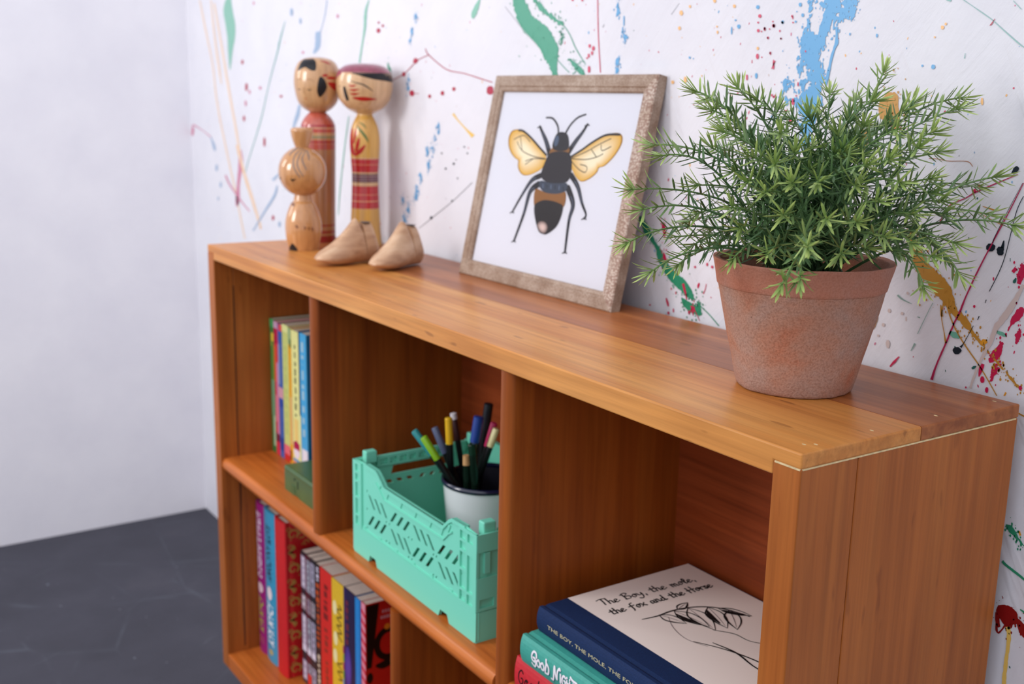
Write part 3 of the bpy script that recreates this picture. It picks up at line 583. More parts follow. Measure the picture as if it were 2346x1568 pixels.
 'crim': [[10488,7932,10538,7923,10469,7876,10534,7867,10480,7823,10510,7821],[10446,7920,10468,7908,10424,7887,10446,7875],[10512,7625,10551,7604,10475,7579,10529,7554,10454,7511,10487,7500,10446,7453,10456,7451],[10533,7471,10553,7468,10510,7421,10553,7415,10513,7373,10528,7371],[10403,7349,10433,7343,10370,7297,10426,7274,10331,7246,10385,7219,10329,7185,10339,7181],[10275,7169,10301,7165,10258,7127,10292,7124,10262,7066,10270,7066],[10376,7177,10402,7175,10354,7125,10406,7121,10359,7063,10372,7062],[10284,7072,10301,7075,10278,7058,10310,7065,10278,7045,10313,7053,10281,7033,10313,7040,10292,7023,10306,7026],[10332,6999,10346,7002,10328,6987,10352,6993,10328,6977,10355,6983,10331,6966,10355,6972,10339,6957,10350,6960],[10592,7070,10604,7073,10588,7061,10610,7066,10587,7052,10613,7058,10590,7044,10613,7049,10597,7037,10607,7039],[10164,6966,10171,6968,10162,6962,10175,6964,10162,6958,10176,6961,10163,6954,10176,6957,10167,6951,10173,6952],[10086,8485,10098,8486,10082,8478,10104,8479,10081,8471,10106,8473,10083,8465,10105,8466,10090,8459,10100,8459],[10052,8448,10064,8449,10048,8441,10070,8443,10048,8434,10072,8436,10050,8428,10072,8429,10057,8422,10066,8422],[10416,7222,10424,7224,10413,7217,10427,7220,10413,7213,10429,7216,10414,7208,10429,7211,10419,7205,10425,7206],[10407,7168,10419,7170,10403,7160,10425,7165,10403,7153,10427,7158,10405,7147,10426,7152,10412,7142,10421,7144],[10157,7594,10165,7596,10154,7588,10169,7591,10154,7582,10171,7585,10156,7577,10170,7579,10161,7572,10167,7573],[10535,7621,10545,7622,10532,7614,10550,7617,10531,7608,10552,7612,10533,7603,10551,7606,10539,7598,10547,7599],[10287,7823,10293,7824,10285,7816,10297,7818,10285,7810,10298,7812,10287,7804,10298,7806,10291,7798,10296,7799],[9548,7075,9556,7071,9504,7029,9522,7019,9470,6977,9480,6972],[6641,7823,6670,7830,6649,7782,6693,7791,6676,7727,6700,7732],[6672,7549,6705,7558,6681,7505,6727,7522,6721,7482,6741,7493],[6976,7280,7008,7291,7006,7226,7035,7236,7031,7181,7054,7188,7049,7135,7063,7138],[6754,7104,6766,7108,6765,7062,6794,7071,6790,7024,6805,7029],[6796,6973,6812,6975,6790,6964,6819,6969,6789,6957,6821,6963,6791,6950,6820,6955,6800,6944,6813,6947],[6868,7016,6878,7018,6865,7006,6882,7009,6865,6995,6884,6999,6866,6986,6884,6989,6872,6976,6880,6978],[6512,7001,6525,7003,6507,6996,6531,7000,6506,6992,6532,6996,6508,6988,6531,6991,6515,6984,6525,6986],[7142,7075,7163,7078,7134,7061,7172,7068,7133,7049,7175,7056,7136,7038,7174,7044,7148,7028,7165,7031],[7090,7034,7102,7036,7086,7025,7108,7028,7086,7016,7109,7020,7088,7008,7109,7012,7094,7001,7104,7003],[7387,7216,7394,7217,7385,7213,7397,7215,7384,7210,7398,7212,7385,7207,7397,7209,7389,7205,7394,7205],[6892,7193,6900,7194,6890,7185,6903,7187,6890,7177,6904,7180,6891,7170,6904,7172,6895,7163,6901,7164],[6822,7221,6830,7222,6819,7215,6834,7217,6818,7209,6835,7211,6820,7203,6835,7205,6824,7198,6831,7199],[7307,7534,7318,7536,7303,7526,7323,7528,7302,7518,7325,7521,7304,7510,7324,7512,7310,7503,7319,7504],[7142,7483,7156,7485,7137,7477,7162,7480,7136,7471,7163,7475,7138,7465,7163,7468,7145,7460,7156,7462],[7374,7517,7390,7519,7368,7509,7397,7513,7367,7502,7399,7506,7369,7496,7398,7500,7378,7490,7390,7492],[7213,7328,7227,7327,7197,7300,7224,7299,7199,7272,7210,7272],[7314,7334,7321,7333,7301,7275,7310,7274,7277,7231,7290,7230],[7138,7078,7155,7075,7110,7022,7121,7020,7091,6998,7096,6996],[7166,7061,7176,7067,7207,7011,7215,7015,7253,6957,7259,6960]],
 'greygreen': [[9807,7555,9812,7553,9768,7466,9773,7465,9697,7287,9703,7286],[9476,7557,9485,7568,9528,7531,9534,7541,9619,7512,9620,7516],[9679,7209,9693,7205,9652,7140,9658,7139],[9683,7418,9685,7425,9706,7414,9709,7422]],
 'dgreen': [[10204,7108,10195,7119,10221,7118,10209,7134,10236,7136,10232,7142],[10461,7844,10471,7841,10446,7820,10468,7813,10447,7805,10457,7802],[10401,7979,10406,7980,10404,7955,10409,7956]],
 'green2': [[10623,5994,10631,6008,10647,5961,10678,6006,10687,5948,10704,5968,10774,5888,10782,5898],[10622,5709,10634,5729,10663,5687,10674,5707,10743,5659,10752,5677,10821,5630,10830,5648],[10810,5399,10813,5408,10846,5385,10854,5403],[6280,7849,6320,7868,6357,7745,6440,7786,6438,7681,6498,7712,6554,7588,6602,7611,6591,7503,6677,7540,6657,7412,6750,7463,6790,7302,6881,7373,6927,7234,7022,7315,7035,7175,7118,7238,7139,7158,7152,7169],[6978,7136,6993,7145,7000,7072,7062,7126,7096,7030,7151,7107,7188,7020,7239,7081,7239,7015,7263,7033],[7202,7128,7223,7138,7212,7100,7252,7114,7221,7062,7266,7074],[7252,7099,7260,7107,7378,7039,7386,7046,7516,6953,7524,6960]],
 'maroon': [[10643,5295,10653,5345,10674,5262,10704,5381,10711,5260,10768,5381,10757,5280,10789,5314,10777,5267,10790,5276],[10624,5302,10653,5315,10636,5213,10670,5233,10664,5193,10678,5207],[10670,5258,10746,5326,10704,5234,10761,5280,10736,5219,10753,5229],[10638,5216,10653,5223,10643,5163,10660,5174,10671,5147,10667,5160,10700,5193,10690,5197,10722,5240,10707,5243],[10799,5308,10816,5324,10811,5255,10859,5302,10839,5211,10884,5278,10882,5212,10901,5274]],
}
TIPS = [[8880,664,9114],[9135,587,8982],[8942,1019,9155],[9465,425,8860],[9297,1630,9129],[9374,1846,9085],[9720,1699,9282],[9974,1320,9074],[9755,2029,9068],[10322,1775,9034],[10124,2052,9104],[10402,1394,8879],[10604,970,8789],[8739,392,8723],[9054,217,8660],[8720,224,8399],[9134,-14,8298],[8889,72,8031],[9196,41,7864],[9074,534,8450],[10261,220,8566],[9912,66,8382],[9882,189,8244],[9524,327,8846],[10655,-35,8219],[10507,285,8360],[9964,412,8848],[10108,236,8659],[10521,597,8678],[10408,649,8546],[10584,653,8463],[10569,490,8337],[10591,1859,8590],[10822,1761,8286],[10788,981,8122],[10588,1557,7940],[10687,1043,7903],[10512,-70,7989],[10558,30,8016],[10040,1978,8726],[10689,1345,8175],[9252,239,7906],[9681,1064,8746],[10370,1066,8891],[9787,1157,8857],[9051,1114,9060],[9755,379,8695],[10251,2163,8482],[10446,2033,8313],[10129,856,8724],[10308,411,8558],[10607,823,8570],[10603,970,8370],[10479,861,8714],[10065,199,8489],[9969,565,8733],[9929,1281,8908],[8983,754,8716],[9083,541,8241],[8895,528,8057],[10478,1460,8428],[10470,1303,8578],[10231,194,8364],[10629,692,8245],[10436,523,8119],[10096,226,8093],[9821,286,8526],[10683,889,8199],[9246,1584,8972],[9022,1389,8998],[8614,1033,9054],[9973,1620,9003],[9620,411,7991],[10344,894,8129]]
BEE = {
 'inner': [[163,2168],[2674,2202],[2693,197],[184,161]],
 'corner': [[-21,2331],[2856,2387],[2860,-5],[-32,-6]],
 'lwing': [[1229,1501],[1101,1562],[912,1662],[726,1738],[625,1749],[516,1730],[473,1663],[495,1571],[566,1490],[669,1431],[742,1407],[758,1343],[817,1283],[908,1252],[1015,1265],[1127,1303],[1218,1353],[1254,1427]],
 'rwing': [[1699,1504],[1833,1571],[1999,1655],[2160,1738],[2295,1768],[2399,1768],[2453,1733],[2459,1659],[2401,1558],[2322,1479],[2258,1434],[2185,1413],[2172,1370],[2108,1316],[2014,1270],[1935,1258],[1855,1290],[1780,1345],[1713,1419]],
 'head': [[1353,1715],[1415,1753],[1519,1748],[1581,1707],[1624,1604],[1581,1559],[1408,1550],[1326,1599]],
 'collar': [[1326,1573],[1451,1600],[1629,1587],[1632,1535],[1471,1539],[1310,1505]],
 'thorax': [[1302,1510],[1440,1543],[1615,1543],[1705,1487],[1749,1369],[1741,1265],[1665,1216],[1406,1197],[1259,1231],[1220,1300],[1254,1427]],
 'band': [[1236,1208],[1405,1202],[1663,1221],[1735,1195],[1714,1127],[1562,1087],[1352,1088],[1236,1143]],
 'abbrown': [[1171,1108],[1351,1091],[1561,1091],[1723,1119],[1741,961],[1539,978],[1361,971],[1215,922]],
 'abblack': [[1214,926],[1269,972],[1380,1005],[1529,1007],[1652,993],[1730,965],[1729,847],[1678,737],[1558,653],[1474,637],[1372,668],[1254,818]],
 'tip': [[1331,727],[1383,771],[1475,768],[1535,722],[1524,667],[1471,644],[1388,667]],
 'ant1': [[1388,1743],[1348,1821],[1233,1897],[1110,1903]],
 'ant2': [[1519,1748],[1576,1837],[1678,1917],[1806,1954]],
 'lf': [[1302,1510],[1198,1638],[1087,1741],[1021,1802]],
 'rf': [[1640,1553],[1719,1660],[1811,1767],[1867,1850]],
 'lm': [[1217,1264],[1068,1199],[937,1025],[813,821]],
 'rm': [[1766,1301],[1915,1191],[2037,1031],[2141,921],[2128,878]],
 'lh': [[1205,1164],[1080,1073],[1041,815],[955,503]],
 'rh': [[1755,1162],[1893,1001],[1879,827],[1918,494]],
 'lcost': [[626,1747],[726,1738],[912,1662],[1100,1566],[1247,1494]],
 'rcost': [[1700,1501],[1857,1581],[2020,1673],[2209,1751],[2425,1764]],
 'v1': [[1245,1453],[1009,1467],[769,1519],[639,1614]],
 'v2': [[1232,1447],[1018,1441],[872,1405]],
 'v3': [[769,1519],[684,1672]],
 'v4': [[1018,1441],[884,1369]],
 'v5': [[892,1625],[742,1692],[564,1639]],
 'v6': [[1708,1479],[1945,1483],[2124,1518],[2218,1557]],
 'v7': [[1719,1488],[1945,1568],[2111,1644],[2298,1718]],
 'v8': [[1716,1453],[1868,1376],[1988,1350],[1996,1410],[1879,1428]],
 'v9': [[2020,1589],[2124,1518]],
 'v10': [[2163,1646],[2195,1589],[2324,1637]],
}
DOLLS = {
 'red': {'ax':[368,1519],'az':-0.4201,'prof':{'body':[(222,0),(225,84),(227,458),(235,951),(242,1437),(242,1606),(223,1678),(187,1738),(145,1786),(114,1810)],'head':[(84,1804),(144,1828),(217,1881),(277,1965),(312,2107),(324,2226),(314,2344),(287,2432),(245,2496),(179,2538),(83,2558),(0,2561)]},'dec':[('p','head','black',[-1006,2365,-1001,2427,-982,2484,-959,2523,-640,2536,-272,2530,-83,2499,-41,2442,-73,2377,-263,2373,-504,2409,-583,2415,-761,2396]),('p','head','black',[126,2295,43,2245,-1,2171,-16,2091,35,2041,101,2017,230,2049,352,2099,413,2156,365,2217,266,2272]),('p','head','red',[394,2279,580,2302,843,2292,1042,2279,834,2268,570,2259]),('p','head','red',[451,2218,685,2223,955,2197,1058,2128,789,2121,572,2163]),('p','head','red',[209,2315,359,2331,489,2314,354,2297,249,2296]),('p','head','rose',[156,2500,518,2506,752,2462,573,2463,356,2486]),('s','head','black',[-1025,2125,-1018,2127,-889,2112,-884,2122,-762,2126,-765,2128]),('s','head','black',[-468,2121,-465,2123,-359,2106,-357,2118,-238,2122,-240,2124]),('s','head','brown',[-1059,2243,-1063,2245,-843,2254,-843,2259,-679,2240,-676,2242]),('s','head','brown',[-500,2244,-501,2246,-320,2252,-316,2256,-128,2222,-125,2223]),('s','head','brown',[-617,2155,-605,2155,-661,2087,-642,2087,-596,2053,-586,2054]),('s','head','red',[-649,2002,-639,2005,-597,1993,-591,2002,-534,2002,-539,2006])]},
 'yellow': {'ax':[949,1955],'az':-0.4607,'prof':{'body':[(233,0),(223,97),(210,251),(198,496),(188,739),(184,981),(193,1131),(201,1281),(207,1430),(198,1549),(179,1638),(143,1726),(110,1785),(107,1827)],'head':[(89,1797),(155,1827),(239,1874),(298,1932),(346,2003),(378,2108),(386,2195),(383,2283),(368,2352),(332,2404),(272,2445),(201,2468),(94,2480),(0,2480)]},'dec':[('p','head','black',[-479,2348,-69,2350,368,2352,916,2355,1397,2342,1397,2243,737,2254,351,2268,98,2288,-238,2319]),('p','head','maroon',[-1397,2274,-1397,2348,-1145,2375,-958,2347,-1031,2323,-1192,2299]),('s','head','black',[-826,2166,-733,2170,-833,2124,-705,2132,-826,2062,-676,2073,-806,2001,-654,2012,-800,1979,-688,1986]),('s','head','red',[-579,2179,-571,2188,-426,2163,-428,2188,-284,2190,-287,2193]),('s','head','red',[-540,2125,-534,2134,-381,2110,-380,2136,-171,2133,-172,2136]),('s','head','red',[-542,2071,-535,2079,-381,2056,-375,2083,-160,2082,-161,2085]),('p','head','red',[-484,2023,-260,2034,10,2036,284,2023,484,2010,199,1990,-48,1982,-273,1994]),('s','head','black',[-537,2249,-534,2252,-323,2217,-316,2226,-77,2192,-61,2207,117,2152,139,2165,316,2107,320,2109]),('s','head','brown',[-1154,2174,-1148,2176,-1047,2167,-1045,2173,-937,2175,-939,2177]),('s','body','red',[-1145,1611,-959,1609,-1397,1472,-933,1472,-1397,1313,-822,1337,-811,1239,-637,1257]),('s','body','red',[-661,1242,-780,1264,-206,1291,-426,1330,44,1387,-21,1397]),('s','body','red',[-539,1301,-744,1307,-362,1410,-612,1419,-341,1487,-407,1490]),('s','body','red',[-752,1411,-902,1413,-612,1537,-810,1540,-675,1612,-735,1612]),('s','body','dgreen',[-640,1640,-593,1647,-288,1564,-165,1582,-16,1493,111,1509,203,1433,241,1437]),('s','body','dgreen',[-505,1694,-489,1699,-159,1660,-94,1673,101,1614,129,1618])]},
 'small': {'ax':[1046,978],'az':-0.4057,'prof':{'body':[(198,0),(213,69),(236,187),(244,293),(238,394),(217,482),(191,552),(171,599),(156,628),(127,657),(118,698),(110,739)],'head':[(38,715),(99,730),(157,757),(208,795),(251,843),(284,899),(306,960),(316,1025),(313,1091),(299,1155),(272,1214),(235,1267),(189,1311),(136,1345),(77,1367),(16,1377)],'bun':[(74,1340),(89,1369),(111,1426),(131,1489),(142,1546),(146,1580),(141,1602),(125,1617),(85,1625),(0,1628)]},'dec':[('s','head','grey',[-93,1367,20,1360,-427,1276,-346,1271,-395,1124,-340,1128,-118,983,-82,990]),('s','head','grey',[123,1359,206,1354,-184,1267,-116,1262,-236,1145,-182,1149,18,995,48,999]),('s','head','grey',[280,1344,351,1340,-29,1236,35,1237,151,1086,189,1090]),('s','head','grey',[-623,1372,-236,1364,-804,1325,-642,1314,-753,1264,-683,1258]),('s','head','grey',[335,1331,429,1334,314,1235,375,1238,298,1207,337,1207]),('s','head','black',[-535,963,-516,970,-432,933,-415,960,-293,965,-306,972]),('s','head','black',[-1397,964,-1352,969,-1318,944,-1243,964,-1085,971,-1108,975]),('p','body','black',[-1397,-9,-844,88,-688,97,-427,4]),('p','body','brown',[-1184,616,-1148,639,-713,622,-815,587]),('s','body','brown',[-449,349,-403,357,-421,323,-301,343,-320,310,-276,317]),('s','body','brown',[14,339,51,344,56,313,141,315,31,296,60,292]),('s','body','brown',[237,325,276,330,263,306,352,308,253,288,286,285]),('s','body','brown',[419,319,457,325,463,299,560,301,454,271,491,268]),('s','body','red',[1397,700,1397,715,1397,712,1397,746,1397,750,1397,762])]},  # black triangle and brown shoulder mark paint in the shade of carved hollows
}

# ---------------------------------------------------------------- the room
WY = 1.07 * S                                  # face of the painted wall
WX = -3.545 * S                                # face of the plain wall
floor = structure(box('floor', WX - 0.1, 4.0, -3.5, WY + 0.1, -0.1, 0.0, M['floor'], bevel=0), 'worn dark slate grey painted floor')
wall_back = structure(box('wall_back', WX - 0.1, 2.6, WY, WY + 0.1, 0.0, 2.4, M['wall'], bevel=0), 'white plaster wall covered in splashed and dripped paint')
wall_left = structure(box('wall_left', WX - 0.1, WX, -0.62, WY, 0.0, 2.4, M['wall_plain'], bevel=0), 'plain white plaster wall')

PC = dict(palegreen='86bfab', peach='f0d5bc', orange='eeb878', mauve='cf7f9a', bluegrey='9db4cf', teal='7fb0ab', green='4c9f84',
          dred='b2304a', yellow='ecc465', blue='62a6d6', navy='10202c', grey='b3b4ba', pink='cf4566', ochre='c08a34', brown='a8683c',
          pink2='b02050', orange2='e09a2c', palegreen2='6fb39c', beige='d3c1bc', crim='c81e4e', greygreen='86a59a', dgreen='23645a',
          green2='2f8f6a', maroon='8c1414')
def splash_field(segs, seed, amp, res):
    """lacy puddle of paint: union of tapered strokes, its edge broken up by noise; returns (u, v) triangles"""
    rg = np.random.default_rng(seed)
    a = np.array([q[:2] for q in segs])
    b = np.array([q[3:5] for q in segs])
    wa, wb = np.array([q[2] for q in segs]), np.array([q[5] for q in segs])
    pad = wa.max() + 0.004
    lo, hi = np.minimum(a, b).min(0) - pad, np.maximum(a, b).max(0) + pad
    nx, nz = int((hi[0] - lo[0]) / res) + 2, int((hi[1] - lo[1]) / res) + 2
    X, Z = np.meshgrid(lo[0] + res * np.arange(nx), lo[1] + res * np.arange(nz), indexing='ij')
    if amp > 0.003:
        wa, wb = wa * 0.78, wb * 0.78
    F = np.full(X.shape, -1.0)
    for p, q, r0, r1 in zip(a, b, wa, wb):
        d = q - p
        t = np.clip(((X - p[0]) * d[0] + (Z - p[1]) * d[1]) / max(d @ d, 1e-12), 0, 1)
        F = np.maximum(F, r0 + (r1 - r0) * t - np.hypot(X - p[0] - t * d[0], Z - p[1] - t * d[1]))

    def nz2(sx, sz):
        g = rg.standard_normal((int(nx * res / sx) + 4, int(nz * res / sz) + 4))
        u, w = np.arange(nx) * res / sx, np.arange(nz) * res / sz
        iu, iw = u.astype(int), w.astype(int)
        fu, fw = u - iu, w - iw
        fu, fw = (fu * fu * (3 - 2 * fu))[:, None], (fw * fw * (3 - 2 * fw))[None, :]
        G = lambda k, l: g[np.ix_(iu + k, iw + l)]
        return (G(0, 0) * (1 - fu) + G(1, 0) * fu) * (1 - fw) + (G(0, 1) * (1 - fu) + G(1, 1) * fu) * fw
    F = F + amp * (0.55 * nz2(0.0035, 0.006) + 0.5 * nz2(0.0016, 0.0028) + 0.25 * nz2(0.0007, 0.001))
    v, f, idx = [], [], {}

    def vert(key, x, z):
        if key not in idx:
            idx[key] = len(v)
            v.append((x, z))
        return idx[key]
    ins = F > 0
    act = ins[:-1, :-1] | ins[1:, :-1] | ins[:-1, 1:] | ins[1:, 1:]
    for i, k in zip(*np.nonzero(act)):
        cs = [(i, k), (i + 1, k), (i + 1, k + 1), (i, k + 1)]
        poly = []
        for n_ in range(4):
            p, q = cs[n_], cs[(n_ + 1) % 4]
            fp, fq = F[p], F[q]
            if fp > 0:
                poly.append(vert(p, X[p], Z[p]))
            if (fp > 0) != (fq > 0):
                t = fp / (fp - fq)
                e = (p, q) if p < q else (q, p)
                poly.append(vert(e, X[p] + (X[q] - X[p]) * t, Z[p] + (Z[q] - Z[p]) * t))
        if len(poly) >= 3:
            f.append(tuple(poly))
    return v, f


for col, rows in SPLASH.items():
    small = Print()
    lace = {'blue': (0.0038, 0.0005), 'green': (0.0012, 0.0005), 'ochre': (0.0006, 0.0005), 'green2': (0.0006, 0.0005), 'maroon': (0.0004, 0.0004), 'crim': (0.0009, 0.0004)}.get(col)
    clusters = []
    for ri, row in enumerate(rows):
        q = [tuple(v / 1e4 for v in row[i:i + 4]) for i in range(0, len(row), 4)]
        wmax = max(math.hypot(a[0] - a[2], a[1] - a[3]) for a in q)
        if wmax > 0.0042 and lace:
            seg = []
            p = cr([((a[0] + a[2]) / 2, (a[1] + a[3]) / 2, math.hypot(a[0] - a[2], a[1] - a[3]) / 2) for a in q], 4)
            for a, b in zip(p, p[1:]):
                seg.append(a + b)
            # strokes that run into one another make one puddle
            bx = (min(t[0] for t in p) - wmax / 2, max(t[0] for t in p) + wmax / 2, min(t[1] for t in p) - wmax / 2, max(t[1] for t in p) + wmax / 2)
            hit = [c for c in clusters if c[0][0] < bx[1] and bx[0] < c[0][1] and c[0][2] < bx[3] and bx[2] < c[0][3]]
            for c in hit:
                clusters.remove(c)
                seg += c[1]
                bx = (min(bx[0], c[0][0]), max(bx[1], c[0][1]), min(bx[2], c[0][2]), max(bx[3], c[0][3]))
            clusters.append((bx, seg))
            continue
        q = cr(q, 10 if wmax > 0.004 else 5)
        L, R = [], []
        for i, a in enumerate(q):
            d = Vector((a[0] - a[2], a[1] - a[3]))
            w = d.length
            k = 0.15 * min(w, 0.009) if w > 0.0012 else 0
            n1 = noise.noise(Vector((a[0] * 260, a[1] * 260, ri * 3.1))) + 0.5 * noise.noise(Vector((a[0] * 700, a[1] * 700, 2.0)))
            n2 = noise.noise(Vector((a[2] * 260, a[3] * 260, ri * 5.7 + 9))) + 0.5 * noise.noise(Vector((a[2] * 700, a[3] * 700, 7.0)))
            dn = d / w if w > 1e-7 else Vector((0, 0))
            L.append((a[0] + dn.x * n1 * k, a[1] + dn.y * n1 * k))
            R.append((a[2] - dn.x * n2 * k, a[3] - dn.y * n2 * k))
        tgt = Print() if wmax > 0.0065 else small
        tgt.strip(L, R, PC[col])
        if tgt is not small:
            off = 0.00025 + 0.00005 * (ri % 7) + 0.00001 * len(col)
            tgt.build('paint_splash', lambda u, v, k: (u, WY - off, v), M['wall_paint'], wall_back)
    for ci, (bx, seg) in enumerate(clusters):
        v, f = splash_field(seg, ci + len(col), *lace)
        off = 0.0003 + 0.00004 * (ci % 5) + 0.00001 * len(col)
        mesh_obj('paint_splash', [(x, WY - off, z) for x, z in v], f, M['wall_paint'], wall_back, cols=[lin(PC[col])] * len(v))
        for k in range(int(10 + 1500 * (bx[1] - bx[0]))):
            # droplets thrown off the edge of the larger splashes
            a = random.choice(seg)
            r = random.uniform(0.0002, 0.0009)
            x, z = a[0] + random.gauss(0, a[2] * 0.9 + 0.001), a[1] + random.gauss(0, a[2] * 0.9 + 0.003)
            small.poly([(x + cos(t * pi / 3) * r, z + sin(t * pi / 3) * r * 1.5) for t in range(6)], PC[col])
    if small.v:
        o = small.build('paint_drip', lambda u, v, k: (u, WY - 0.0006, v), M['wall_paint'], wall_back)
        o['kind'] = 'stuff'
# fine spatter: uncountable specks thrown across the whole wall
specks = Print()
for k in range(1500):
    x, z = random.uniform(-0.78, 1.35), random.uniform(0.35, 1.12)
    zone = (x + 0.78) / 2.1
    c = random.choice(('pink', 'crim', 'bluegrey', 'blue', 'orange', 'mauve', 'beige', 'grey', 'dgreen') if zone > 0.35 else ('mauve', 'bluegrey', 'peach', 'palegreen', 'beige', 'blue', 'orange'))
    if zone > 0.35 and random.random() < 0.25:
        x = random.gauss(0.72, 0.13)
        z = random.uniform(0.75, 1.15)
        c = random.choice(('pink', 'crim', 'blue', 'orange'))
    r = random.uniform(0.00025, 0.0008) * (1.5 if random.random() < 0.08 else 1)
    st, tl = random.uniform(1, 2.6), random.uniform(-0.5, 0.5)
    pts = []
    for t in range(6):
        a, e = cos(t * pi / 3) * r, sin(t * pi / 3) * r * st
        pts.append((x + a * cos(tl) - e * sin(tl), z + a * sin(tl) + e * cos(tl)))
    specks.poly(pts, PC[c])
o = specks.build('paint_speckle', lambda u, v, k: (u, WY - 0.0002, v), M['wall_paint'], wall_back)
o['kind'] = 'stuff'

# ---------------------------------------------------------------- the bookcase
LX, TT, T2, SW = 4.7374, 0.0859, 0.0448, 0.0992      # length, top thickness, rebate, side thickness (in units of S)
ZT, ZB, ZBB = -1.350, -2.700, -2.800                 # shelf top, bottom board top and underside
case = thing('bookcase', 'low honey-brown wooden bookcase standing against the paint-splashed wall', 'bookcase', W(LX / 2, 0.5, -3.0888))


def plank_top(y0, y1, mat):
    poly = [(0, 0), (LX, 0), (LX, -T2), (LX - SW, -T2), (LX - SW, -TT), (SW, -TT), (SW, -T2), (0, -T2)]
    m = Multi()
    m.prism([(x, z) for x, z in poly], [], lambda x, z, t: W(x, t, z), y0, y1)
    o = m.build('top_plank', mat, case)
    bm = bmesh.new()
    bm.from_mesh(o.data)
    es = [e for e in bm.edges if not all(abs(v.co.y - 0.505 * S) < 0.001 for v in e.verts) and e.calc_face_angle(0) > 0.6]
    bmesh.ops.bevel(bm, geom=es, offset=0.0013, segments=3, profile=0.5, affect='EDGES', clamp_overlap=True)
    bm.to_mesh(o.data)
    bm.free()
    return o


plank_top(0.0, 0.5035, M['top'])['label'] = 'lighter front plank of the top'
plank_top(0.5065, 1.0, M['top_dark'])['label'] = 'darker back plank of the top'


def cbox(name, x0, x1, y0, y1, z0, z1, mat, bevel=0.0009):
    a, b = W(x0, y0, z0), W(x1, y1, z1)
    return box(name, a.x, b.x, a.y, b.y, a.z, b.z, mat, case, bevel)


for x0, x1, seam in ((LX - SW, LX, 0.233), (0.0, SW, 0.118)):
    cbox('side_plank', x0, x1, 0.0, seam - 0.0012, ZBB, -T2 - 0.0001, M['side'])
    cbox('side_plank', x0, x1, seam + 0.0012, 0.996, ZBB, -T2 - 0.0001, M['side'])
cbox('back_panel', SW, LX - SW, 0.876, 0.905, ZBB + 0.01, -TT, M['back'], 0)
cbox('bottom_board', SW, LX - SW, 0.002, 0.876, ZBB, ZB, M['shelf'])
for x in (0.16, LX - 0.40):
    for y in (0.10, 0.70):
        cbox('foot', x, x + 0.24, y, y + 0.2, -3.0888, ZBB, M['side'])


def nosed(name, x0, x1, yf, zt, th, mat, along='X', z0=0, z1=0):
    """board with a rounded front edge"""
    m = Multi()
    if along == 'X':
        arc = [(yf + th * 0.42 - cos(a) * th * 0.42, zt - th / 2 + sin(a) * th / 2) for a in [pi / 2 - i * pi / 10 for i in range(11)]]
        poly = [(0.876, zt)] + arc + [(0.876, zt - th)]
        m.prism(poly, [], lambda y, z, t: W(t, y, z), x0, x1)
    else:
        th = x1 - x0
        arc = [(x0 + th / 2 + sin(a) * th / 2, yf + th * 0.36 - cos(a) * th * 0.36) for a in [pi / 2 - i * pi / 10 for i in range(11)]]
        poly = [(x1, 0.876)] + arc + [(x0, 0.876)]
        m.prism(poly, [], lambda x, y, t: W(x, y, t), z0, z1)
    o = m.build(name, mat, case)
    o.data.polygons.foreach_set('use_smooth', [True] * len(o.data.polygons))
    bm = bmesh.new()
    bm.from_mesh(o.data)
    for e in bm.edges:
        if len(e.link_faces) == 2 and e.calc_face_angle(0) > 0.6:
            e.smooth = False
    bm.to_mesh(o.data)
    bm.free()
    return o


nosed('shelf', SW, 3.249, 0.008, ZT, 0.085, M['shelf'])
nosed('shelf', 3.336, LX - SW, 0.008, ZT, 0.085, M['shelf'])
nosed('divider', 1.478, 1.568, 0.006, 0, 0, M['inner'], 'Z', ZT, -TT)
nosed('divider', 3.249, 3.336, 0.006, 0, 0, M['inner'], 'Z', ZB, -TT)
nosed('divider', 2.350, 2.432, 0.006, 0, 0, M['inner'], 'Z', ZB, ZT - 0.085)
# the pale glue line under the top's end and the nail heads in the top
g = Multi()
a, b = W(LX, 0.006, -T2 - 0.0035), W(LX, 0.985, -T2 + 0.0005)
g.box(a.x - 0.002, a.x + 0.00025, a.y, b.y, a.z, b.z)
a, b = W(LX - SW + 0.006, 0, -T2 - 0.004), W(LX - 0.004, 0, -T2 + 0.001)
g.box(a.x, b.x, -0.00025, 0.002, a.z, b.z)
g.build('glue_line', M['glue'], case)['label'] = 'pale raw glue line below the end of the top'
for x, y in ((1.0567, 0.2161), (1.0588, 0.1455), (1.0595, 0.0777), (1.0577, 0.0159), (1.0615, 0.0223)):
    v = [Vector((x + cos(i * pi / 5) * 0.0016, y + sin(i * pi / 5) * 0.0008, H + dz)) for dz in (-0.0005, 0.00015) for i in range(10)]
    mesh_obj('nail_head', v, [tuple(range(10, 20))] + [(i, (i + 1) % 10, 10 + (i + 1) % 10, 10 + i) for i in range(10)], M['glue'], case)
# long hairline check in the left side's inner face
v = []
for i in range(40):
    z = -0.25 - i * 0.062
    if -1.46 < z < -1.33:
        z = -1.33
    yy = 0.118 + 0.010 * noise.noise(Vector((0, 0, z * 2.2)))
    wv = 0.0035 + 0.003 * noise.noise(Vector((3, 1, z * 3)))
    p, q = W(SW + 0.0012, yy - wv, z), W(SW + 0.0012, yy + wv, z)
    v += [p, q]
mesh_obj('split', v, [(2 * i, 2 * i + 1, 2 * i + 3, 2 * i + 2) for i in range(39)], M['crack'], case)

# ---------------------------------------------------------------- books
DARK = '2a2622'


